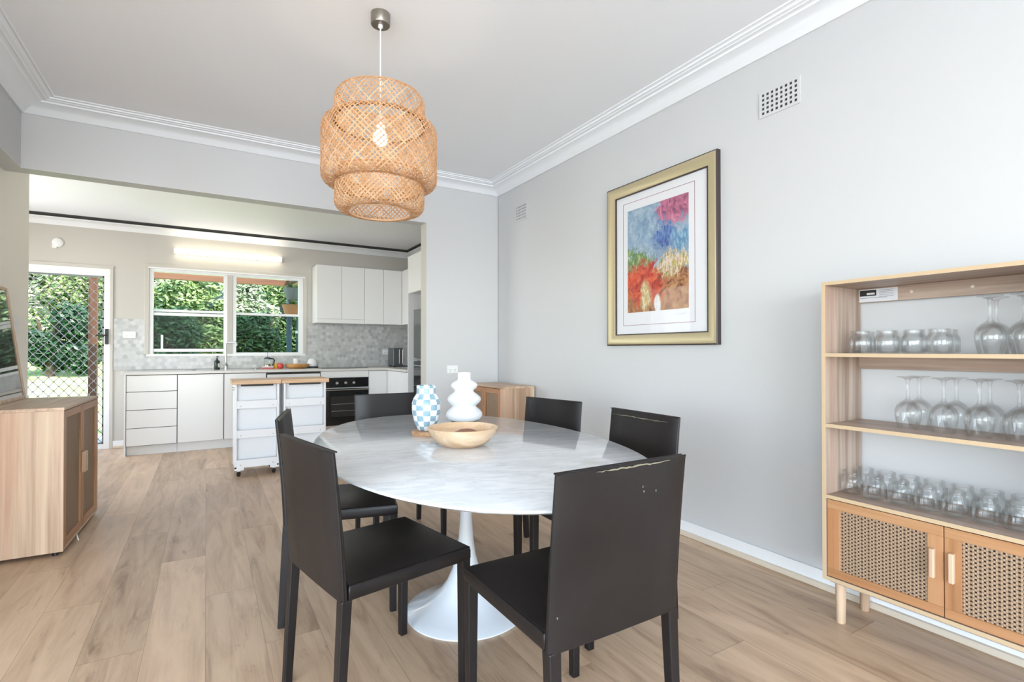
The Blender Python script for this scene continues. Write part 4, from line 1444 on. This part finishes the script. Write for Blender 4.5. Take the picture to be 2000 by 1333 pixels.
for ins, dx in ((-0.003, 0.0), (-0.003, 0.031), (0.004, 0.0355), (0.004, 0.0)):
    rings.append([(FX - dx, Y0 + ins, Z0 + ins), (FX - dx, Y1 - ins, Z0 + ins), (FX - dx, Y1 - ins, Z1 - ins), (FX - dx, Y0 + ins, Z1 - ins)])
MB().loft(rings + [rings[0]], True, False).build('outer_edge', M_frd, wp)
rings = []
for ins, dx in ((0.072, 0.0), (0.072, 0.0195), (0.079, 0.0195), (0.079, 0.0)):
    rings.append([(FX - dx, Y0 + ins, Z0 + ins), (FX - dx, Y1 - ins, Z0 + ins), (FX - dx, Y1 - ins, Z1 - ins), (FX - dx, Y0 + ins, Z1 - ins)])
MB().loft(rings + [rings[0]], True, False).build('inner_lip', M_frd, wp)
mount = box('mount', mat('white_mount_board', (0.72, 0.725, 0.75), 0.7), wp, FX - 0.008, FX - 0.001, Y0 + 0.075, Y1 - 0.075, Z0 + 0.075, Z1 - 0.075)
AY0, AY1, AZ0, AZ1 = 2.163, 2.700, 1.425, 2.150
rl = MB()
g0, g1, g2, g3 = AY0 - 0.048, AY1 + 0.045, AZ0 - 0.090, AZ1 + 0.058
for a, b, c, d in ((g0, g1, g2, g2 + 0.0025), (g0, g1, g3 - 0.0025, g3), (g0, g0 + 0.0025, g2, g3), (g1 - 0.0025, g1, g2, g3)):
    rl.box(FX - 0.0088, FX - 0.008, a, b, c, d)
rl.build('ruled_border', mat('dark_red_line', (0.25, 0.05, 0.06), 0.6), mount)


def art():
    """loose abstract colour patches"""
    m = mat('abstract_print', rough=0.55)
    nt, b = tex_parts(m)
    x, y, z = xyz(nt, coords(nt))
    o = coords(nt)
    n1 = V(nt, noise(nt, o, 7, 5, 0.6, 0.5))
    n2 = V(nt, noise(nt, coords(nt, (1, 1.3, 1.1)), 15, 5, 0.65, 1.0))
    n3 = V(nt, noise(nt, coords(nt, (1, 2.0, 0.7)), 34, 4, 0.6))
    # u: 0 at the far (left) edge to 1 at the near edge; v: 0 bottom to 1 top
    u_ = (y * -1.0 + (AY1 - (Y0 + Y1) / 2)) / (AY1 - AY0)
    v_ = (z - (AZ0 - (Z0 + Z1) / 2)) / (AZ1 - AZ0)

    def blob(cu, cv, ru, rv_, soft=0.25, w=0.5):
        du = (u_ - cu + (n1 - 0.5) * w) / ru
        dv = (v_ - cv + (n2 - 0.5) * w) / rv_
        d = (du * du + dv * dv).sq()
        return ((d * -1.0 + 1.0) / soft).mx(0.0).mn(1.0)
    sky_c = ramp(nt, n2, [(0.3, (0.16, 0.25, 0.38)), (0.5, (0.26, 0.37, 0.48)), (0.7, (0.42, 0.50, 0.55))])
    c = sky_c
    c = mix(nt, blob(0.86, 0.93, 0.42, 0.17), c, ramp(nt, n2, [(0.4, (0.20, 0.07, 0.13)), (0.55, (0.52, 0.16, 0.26)), (0.7, (0.62, 0.30, 0.38))]))
    c = mix(nt, blob(0.62, 0.68, 0.24, 0.17, 0.5), c, ramp(nt, n3, [(0.4, (0.04, 0.08, 0.26)), (0.6, (0.14, 0.24, 0.48))]))
    c = mix(nt, blob(0.90, 0.62, 0.22, 0.12, 0.5), c, ramp(nt, n3, [(0.4, (0.10, 0.22, 0.40)), (0.6, (0.24, 0.42, 0.55))]))
    c = mix(nt, blob(0.14, 0.48, 0.32, 0.14), c, ramp(nt, n3, [(0.38, (0.08, 0.17, 0.07)), (0.55, (0.25, 0.36, 0.14)), (0.7, (0.45, 0.50, 0.28))]))
    c = mix(nt, ((v_ * -1.0 + 0.40 + (n1 - 0.5) * 0.25) / 0.05).mx(0.0).mn(1.0), c, ramp(nt, n2, [(0.35, (0.16, 0.05, 0.02)), (0.5, (0.42, 0.19, 0.08)), (0.7, (0.52, 0.34, 0.16))]))
    c = mix(nt, blob(0.30, 0.26, 0.38, 0.24, 0.3), c, ramp(nt, n2, [(0.38, (0.33, 0.03, 0.02)), (0.55, (0.66, 0.09, 0.04)), (0.7, (0.70, 0.26, 0.08))]))
    c = mix(nt, blob(0.33, 0.15, 0.12, 0.17, 0.4, 0.2), c, ramp(nt, n3, [(0.35, (0.45, 0.30, 0.10)), (0.6, (0.70, 0.60, 0.36))]))
    c = mix(nt, blob(0.78, 0.42, 0.26, 0.13, 0.4), c, ramp(nt, n3, [(0.36, (0.10, 0.22, 0.10)), (0.46, (0.60, 0.42, 0.10)), (0.56, (0.70, 0.62, 0.50)), (0.66, (0.55, 0.30, 0.32))]))
    c = mix(nt, blob(0.52, 0.06, 0.06, 0.10, 0.3, 0.05), c, (0.72, 0.72, 0.70))
    dk = ((n3 - 0.5).ab() * -14.0 + 0.5).mx(0.0).mn(0.55)
    c = mix(nt, dk * v_.lt(0.62), c, (0.03, 0.03, 0.05))
    nt.links.new(c, b.inputs['Base Color'])
    return m


box('print', art(), mount, FX - 0.0088, FX - 0.008, AY0, AY1, AZ0, AZ1)
sg = MB()
r_ = random.Random(4)
pts = [(FX - 0.009, 2.27 - 0.0042 * i, AZ0 - 0.032 + r_.uniform(-0.008, 0.008)) for i in range(22)]
sg.tube(pts, 0.0007, 4)
sg.build('pencil_scrawl', mat('pencil', (0.25, 0.25, 0.28), 0.7), mount)
box('glazing', M_picpane, wp, FX - 0.0135, FX - 0.012, Y0 + 0.078, Y1 - 0.078, Z0 + 0.078, Z1 - 0.078)

# ================================================================== WALL VENTS
def vent(label, y0_, y1_, z0_, z1_, nc, nr):
    t = thing('wall_vent', label, 'vent', (XR, (y0_ + y1_) / 2, (z0_ + z1_) / 2))
    px_, pz_ = (y1_ - y0_) / nc, (z1_ - z0_) / nr
    g_ = MB()
    e = 0.010
    g_.box(XR - 0.006, XR, y0_ - e, y0_, z0_ - e, z1_ + e).box(XR - 0.006, XR, y1_, y1_ + e, z0_ - e, z1_ + e)
    g_.box(XR - 0.006, XR, y0_, y1_, z1_, z1_ + e).box(XR - 0.006, XR, y0_, y1_, z0_ - e, z0_)
    f_ = 0.42
    for i in range(nc + 1):
        yc = y0_ + i * px_
        g_.box(XR - 0.006, XR, max(y0_, yc - px_ * f_ / 2), min(y1_, yc + px_ * f_ / 2), z0_, z1_)
    for i in range(nr + 1):
        zc = z0_ + i * pz_
        g_.box(XR - 0.0058, XR - 0.0002, y0_, y1_, max(z0_, zc - pz_ * f_ / 2), min(z1_, zc + pz_ * f_ / 2))
    g_.build('grille', M_wall, t)
    box('dark_cavity', M_gap, t, XR - 0.0012, XR - 0.0004, y0_, y1_, z0_, z1_)


vent('square-holed wall vent high above the glass shelves, the larger-looking of the two', 1.475, 1.679, 2.430, 2.552, 8, 5)
vent('square-holed wall vent high in the far corner, the smaller-looking of the two', 4.050, 4.240, 2.415, 2.555, 8, 5)

# ================================================================== SHELF UNIT WITH GLASSES
SX0, SX1, SY0, SY1, SB, ST = 2.270, 2.572, 0.362, 1.200, 0.184, 1.452
T_ = 0.015
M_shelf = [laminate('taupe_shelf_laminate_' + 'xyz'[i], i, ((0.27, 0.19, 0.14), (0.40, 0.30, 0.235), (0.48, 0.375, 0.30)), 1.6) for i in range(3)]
su = thing('shelf_unit', 'pale timber shelf unit with two cane doors holding glassware by the right wall', 'shelf unit', ((SX0 + SX1) / 2, (SY0 + SY1) / 2, 0))
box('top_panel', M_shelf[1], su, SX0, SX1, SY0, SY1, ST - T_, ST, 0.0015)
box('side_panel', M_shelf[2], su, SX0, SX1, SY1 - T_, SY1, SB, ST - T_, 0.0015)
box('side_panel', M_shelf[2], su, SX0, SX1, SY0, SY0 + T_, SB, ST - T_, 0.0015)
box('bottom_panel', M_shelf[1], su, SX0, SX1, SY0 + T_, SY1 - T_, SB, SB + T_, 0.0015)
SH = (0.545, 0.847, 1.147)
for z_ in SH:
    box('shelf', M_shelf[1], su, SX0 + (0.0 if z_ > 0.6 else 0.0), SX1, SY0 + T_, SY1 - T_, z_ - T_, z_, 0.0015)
eb = MB()
eb.box(SX0 - 0.0012, SX0, SY0, SY1, ST - T_, ST).box(SX0 - 0.0012, SX0, SY1 - T_, SY1, SB + T_, ST - T_).box(SX0 - 0.0012, SX0, SY0, SY0 + T_, SB + T_, ST - T_).box(SX0 - 0.0012, SX0, SY0, SY1, SB, SB + T_)
for z_ in SH:
    eb.box(SX0 - 0.0012, SX0, SY0 + T_, SY1 - T_, z_ - T_, z_)
eb.build('edge_band', M_edge, su)
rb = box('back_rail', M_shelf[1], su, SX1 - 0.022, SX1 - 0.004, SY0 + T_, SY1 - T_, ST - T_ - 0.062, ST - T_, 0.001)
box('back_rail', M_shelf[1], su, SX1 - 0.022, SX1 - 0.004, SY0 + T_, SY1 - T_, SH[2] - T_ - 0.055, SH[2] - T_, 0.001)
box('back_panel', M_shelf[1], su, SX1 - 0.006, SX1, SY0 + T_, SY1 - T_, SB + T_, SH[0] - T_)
MB().box(SX1 - 0.0228, SX1 - 0.022, 1.03, 1.18, ST - T_ - 0.060, ST - T_ - 0.004).build('paper_label', mat('label_paper', (0.66, 0.67, 0.70), 0.6), rb)
k_ = MB()
k_.box(SX1 - 0.0234, SX1 - 0.0228, 1.112, 1.178, ST - T_ - 0.020, ST - T_ - 0.008)
k_.box(SX1 - 0.0234, SX1 - 0.0228, 1.150, 1.178, ST - T_ - 0.030, ST - T_ - 0.020)
k_.box(SX1 - 0.0234, SX1 - 0.0228, 1.112, 1.118, ST - T_ - 0.030, ST - T_ - 0.020)
k_.box(SX1 - 0.0234, SX1 - 0.0228, 1.112, 1.178, ST - T_ - 0.034, ST - T_ - 0.029)
k_.build('printed_block', M_black, rb)
k_ = MB()
for i in range(5):
    k_.box(SX1 - 0.0234, SX1 - 0.0228, 1.045, 1.10, ST - T_ - 0.012 - i * 0.007, ST - T_ - 0.0105 - i * 0.007)
k_.box(SX1 - 0.0234, SX1 - 0.0228, 1.07, 1.176, ST - T_ - 0.044, ST - T_ - 0.042)
k_.build('printed_lines', mat('grey_ink', (0.22, 0.24, 0.28), 0.6), rb)
for yy_ in (0.98, 0.78):
    q = MB().lathe([(0, 0), (0.006, 0), (0.006, 0.0015), (0, 0.0015)], (0, 0, 0), 12)
    q.v = [(SX1 - 0.022 - c, yy_ + a, ST - T_ - 0.03 + b_) for a, b_, c in q.v]
    q.build('screw_cap', M_quad, rb)
ym = (SY0 + SY1) / 2
for k, (a, b) in enumerate(((SY0 + T_ + 0.003, ym - 0.0015), (ym + 0.0015, SY1 - T_ - 0.003))):
    z0_, z1_ = SB + T_ + 0.003, SH[0] - T_ - 0.004
    st = 0.048
    xf = SX0 + 0.003
    d_ = MB().box(xf + 0.007, xf + 0.0078, a + st, b - st, z0_ + 0.034, z1_ - st * 0.78).build('door', M_cane_y, su)
    MB().box(xf + 0.0105, xf + 0.0115, a + st - 0.01, b - st + 0.01, z0_ + 0.03, z1_ - st * 0.7).build('hole_shade_sheet', M_hole_shade, d_)  # same added sheet: shade behind the cane given as colour
    for ya_, yb_ in ((a, a + st), (b - st, b)):
        MB().box(xf, xf + 0.017, ya_, yb_, z0_ + 0.034, z1_ - st * 0.78).build('door_stile', M_pine[2], d_, 0.0012)
    for za_, zb_ in ((z0_, z0_ + 0.034), (z1_ - st * 0.78, z1_)):
        MB().box(xf, xf + 0.017, a, b, za_, zb_).build('door_rail', M_pine[1], d_, 0.0012)
    hy_ = b - 0.024 if k == 0 else a + 0.030
    MB().box(xf - 0.020, xf, hy_ - 0.008, hy_ + 0.008, 0.335, 0.440).build('handle', M_ash[2], d_, 0.003)
for y_, x_ in ((SY1 - 0.045, SX0 + 0.055), (SY1 - 0.045, SX1 - 0.045), (SY0 + 0.045, SX0 + 0.055), (SY0 + 0.045, SX1 - 0.045)):
    MB().lathe([(0.0165, 0), (0.0175, 0.002), (0.021, SB - 0.012)], (x_, y_, 0), 20).build('leg', M_ash[2], su, smooth=True)
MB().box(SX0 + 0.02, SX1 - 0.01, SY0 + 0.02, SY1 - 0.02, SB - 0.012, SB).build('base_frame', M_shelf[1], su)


def jar_mesh():
    # outer skin up, inner skin down: one closed wall of glass; straight ribs on the body
    prof_o = [(0.030, 0.0), (0.037, 0.002), (0.0400, 0.008), (0.0405, 0.045), (0.0400, 0.062), (0.0370, 0.070), (0.0335, 0.074), (0.0330, 0.0765), (0.0345, 0.078), (0.0330, 0.080), (0.0345, 0.083), (0.0330, 0.086), (0.0335, 0.093), (0.0325, 0.0945)]
    prof_i = [(0.0308, 0.0935), (0.0305, 0.086), (0.0308, 0.075), (0.0345, 0.068), (0.0372, 0.060), (0.0376, 0.045), (0.0372, 0.010), (0.034, 0.006), (0.0, 0.0055)]
    m_ = MB()
    seg = 40
    rings = []
    for i, (r, z) in enumerate(prof_o + prof_i):
        ring = []
        for j in range(seg):
            a = 2 * PI * j / seg
            rr = r + (0.0006 * (1 if j % 2 else -1) if 2 <= i <= 4 else 0)
            ring.append((max(rr, 1e-4) * math.cos(a), max(rr, 1e-4) * math.sin(a), z))
        rings.append(ring)
    return m_.loft(rings)


def goblet_mesh():
    """stemmed glass, modelled upside down: rim on the shelf, foot on top"""
    H = 0.207
    o_ = [(0.0325, 0.0), (0.0335, 0.0), (0.0375, 0.018), (0.0425, 0.045), (0.0440, 0.062), (0.0425, 0.078), (0.036, 0.094), (0.024, 0.106), (0.012, 0.114), (0.0075, 0.120), (0.0055, 0.135),
          (0.0052, 0.165), (0.0060, 0.185), (0.0095, 0.196), (0.020, 0.2020), (0.0355, 0.2045), (0.0365, 0.206), (0.0355, H), (0.0, H)]
    i_ = [(0.0, 0.108), (0.010, 0.1075), (0.022, 0.101), (0.034, 0.090), (0.0405, 0.076), (0.0420, 0.062), (0.0406, 0.045), (0.0357, 0.018), (0.0318, 0.0)]
    m_ = MB()
    m_.lathe(o_ + [], (0, 0, 0), 36, cap=False)
    a = MB().lathe(i_, (0, 0, 0), 36, cap=False)
    n0 = len(m_.v)
    m_.add(a.v, a.f)
    # bridge the rim: last ring of the inner skin to the first ring of the outer skin
    base_i = n0 + (len(i_) - 1) * 36
    m_.f += [(base_i + j, base_i + (j + 1) % 36, (j + 1) % 36, j) for j in range(36)]
    m_.f.append(tuple(n0 + j for j in range(35, -1, -1)))
    m_.f.append(tuple((len(o_) - 1) * 36 + j for j in range(36)))
    return m_


ORD = ['leftmost', 'second', 'third', 'fourth', 'fifth', 'sixth', 'seventh']
jar0 = jar_mesh().build('glass_jar', M_glass, None, smooth=True, world=False, angle=50)
first = True


def put(src, name, x_, y_, z_, label, cat, group, rz=0.0, sc=1.0):
    global first
    if src.get('used'):
        o_ = src.copy()
        C.objects.link(o_)
    else:
        o_ = src
        src['used'] = 1
    o_.location = (x_, y_, z_ + 0.0004)
    o_.rotation_euler = (0, 0, rz)
    o_.scale = (sc, sc, sc)
    return tag(o_, label, cat, group)


def nth(i, last):
    return ('leftmost' if i == 0 else 'rightmost' if i == last else ORD[i] + ' from the left')


ys_f = [1.140, 1.052, 0.963, 0.874, 0.786, 0.699, 0.612]
ys_b = [1.140, 1.056, 0.972, 0.888, 0.799, 0.712, 0.628]
for i, y_ in enumerate(ys_f):
    put(jar0, 'glass_jar', 2.385, y_, SH[0], 'empty clear glass jar on the lowest shelf, %s in the front row' % nth(i, 6), 'jar', 'glass jars on the lowest shelf', i * 0.3)
for i, y_ in enumerate(ys_b):
    put(jar0, 'glass_jar', 2.500, y_, SH[0], 'empty clear glass jar on the lowest shelf, %s in the back row' % nth(i, 6), 'jar', 'glass jars on the lowest shelf', i * 0.4)
for i, (x_, y_) in enumerate(((2.40, 1.108), (2.40, 1.010), (2.41, 0.918), (2.40, 0.834))):
    put(jar0, 'glass_jar', x_, y_, SH[2], 'empty clear glass jar on the top shelf, %s in the front row' % nth(i, 3), 'jar', 'glass jars on the top shelf', i * 0.3)
for i, (x_, y_) in enumerate(((2.51, 1.140), (2.51, 1.048), (2.51, 0.96), (2.50, 0.845))):
    put(jar0, 'glass_jar', x_, y_, SH[2], 'empty clear glass jar on the top shelf, %s in the back row' % nth(i, 3), 'jar', 'glass jars on the top shelf', i * 0.5)
gob0 = goblet_mesh().build('wine_glass', M_glass, None, smooth=True, world=False, angle=60)
for i, y_ in enumerate((0.935, 0.820, 0.716, 0.610)):
    put(gob0, 'wine_glass', 2.395, y_, SH[1], 'upturned stemmed glass on the middle shelf, %s in the front row' % nth(i, 3), 'wine glass', 'upturned wine glasses on the middle shelf')
for i, y_ in enumerate((0.936, 0.816, 0.717, 0.615)):
    put(gob0, 'wine_glass', 2.500, y_, SH[1], 'upturned stemmed glass on the middle shelf, %s in the back row' % nth(i, 3), 'wine glass', 'upturned wine glasses on the middle shelf')
for i, (x_, y_) in enumerate(((2.385, 0.682), (2.385, 0.592))):
    put(gob0, 'wine_glass', x_, y_, SH[2], 'upturned stemmed glass on the top shelf, %s in front' % ('left' if i == 0 else 'right'), 'wine glass', 'upturned wine glasses on the top shelf')
for i, (x_, y_) in enumerate(((2.49, 0.695), (2.49, 0.602))):
    put(gob0, 'wine_glass', x_, y_, SH[2], 'upturned stemmed glass on the top shelf, %s behind' % ('left' if i == 0 else 'right'), 'wine glass', 'upturned wine glasses on the top shelf')
for o_ in bpy.data.objects:
    if 'used' in o_:
        del o_['used']
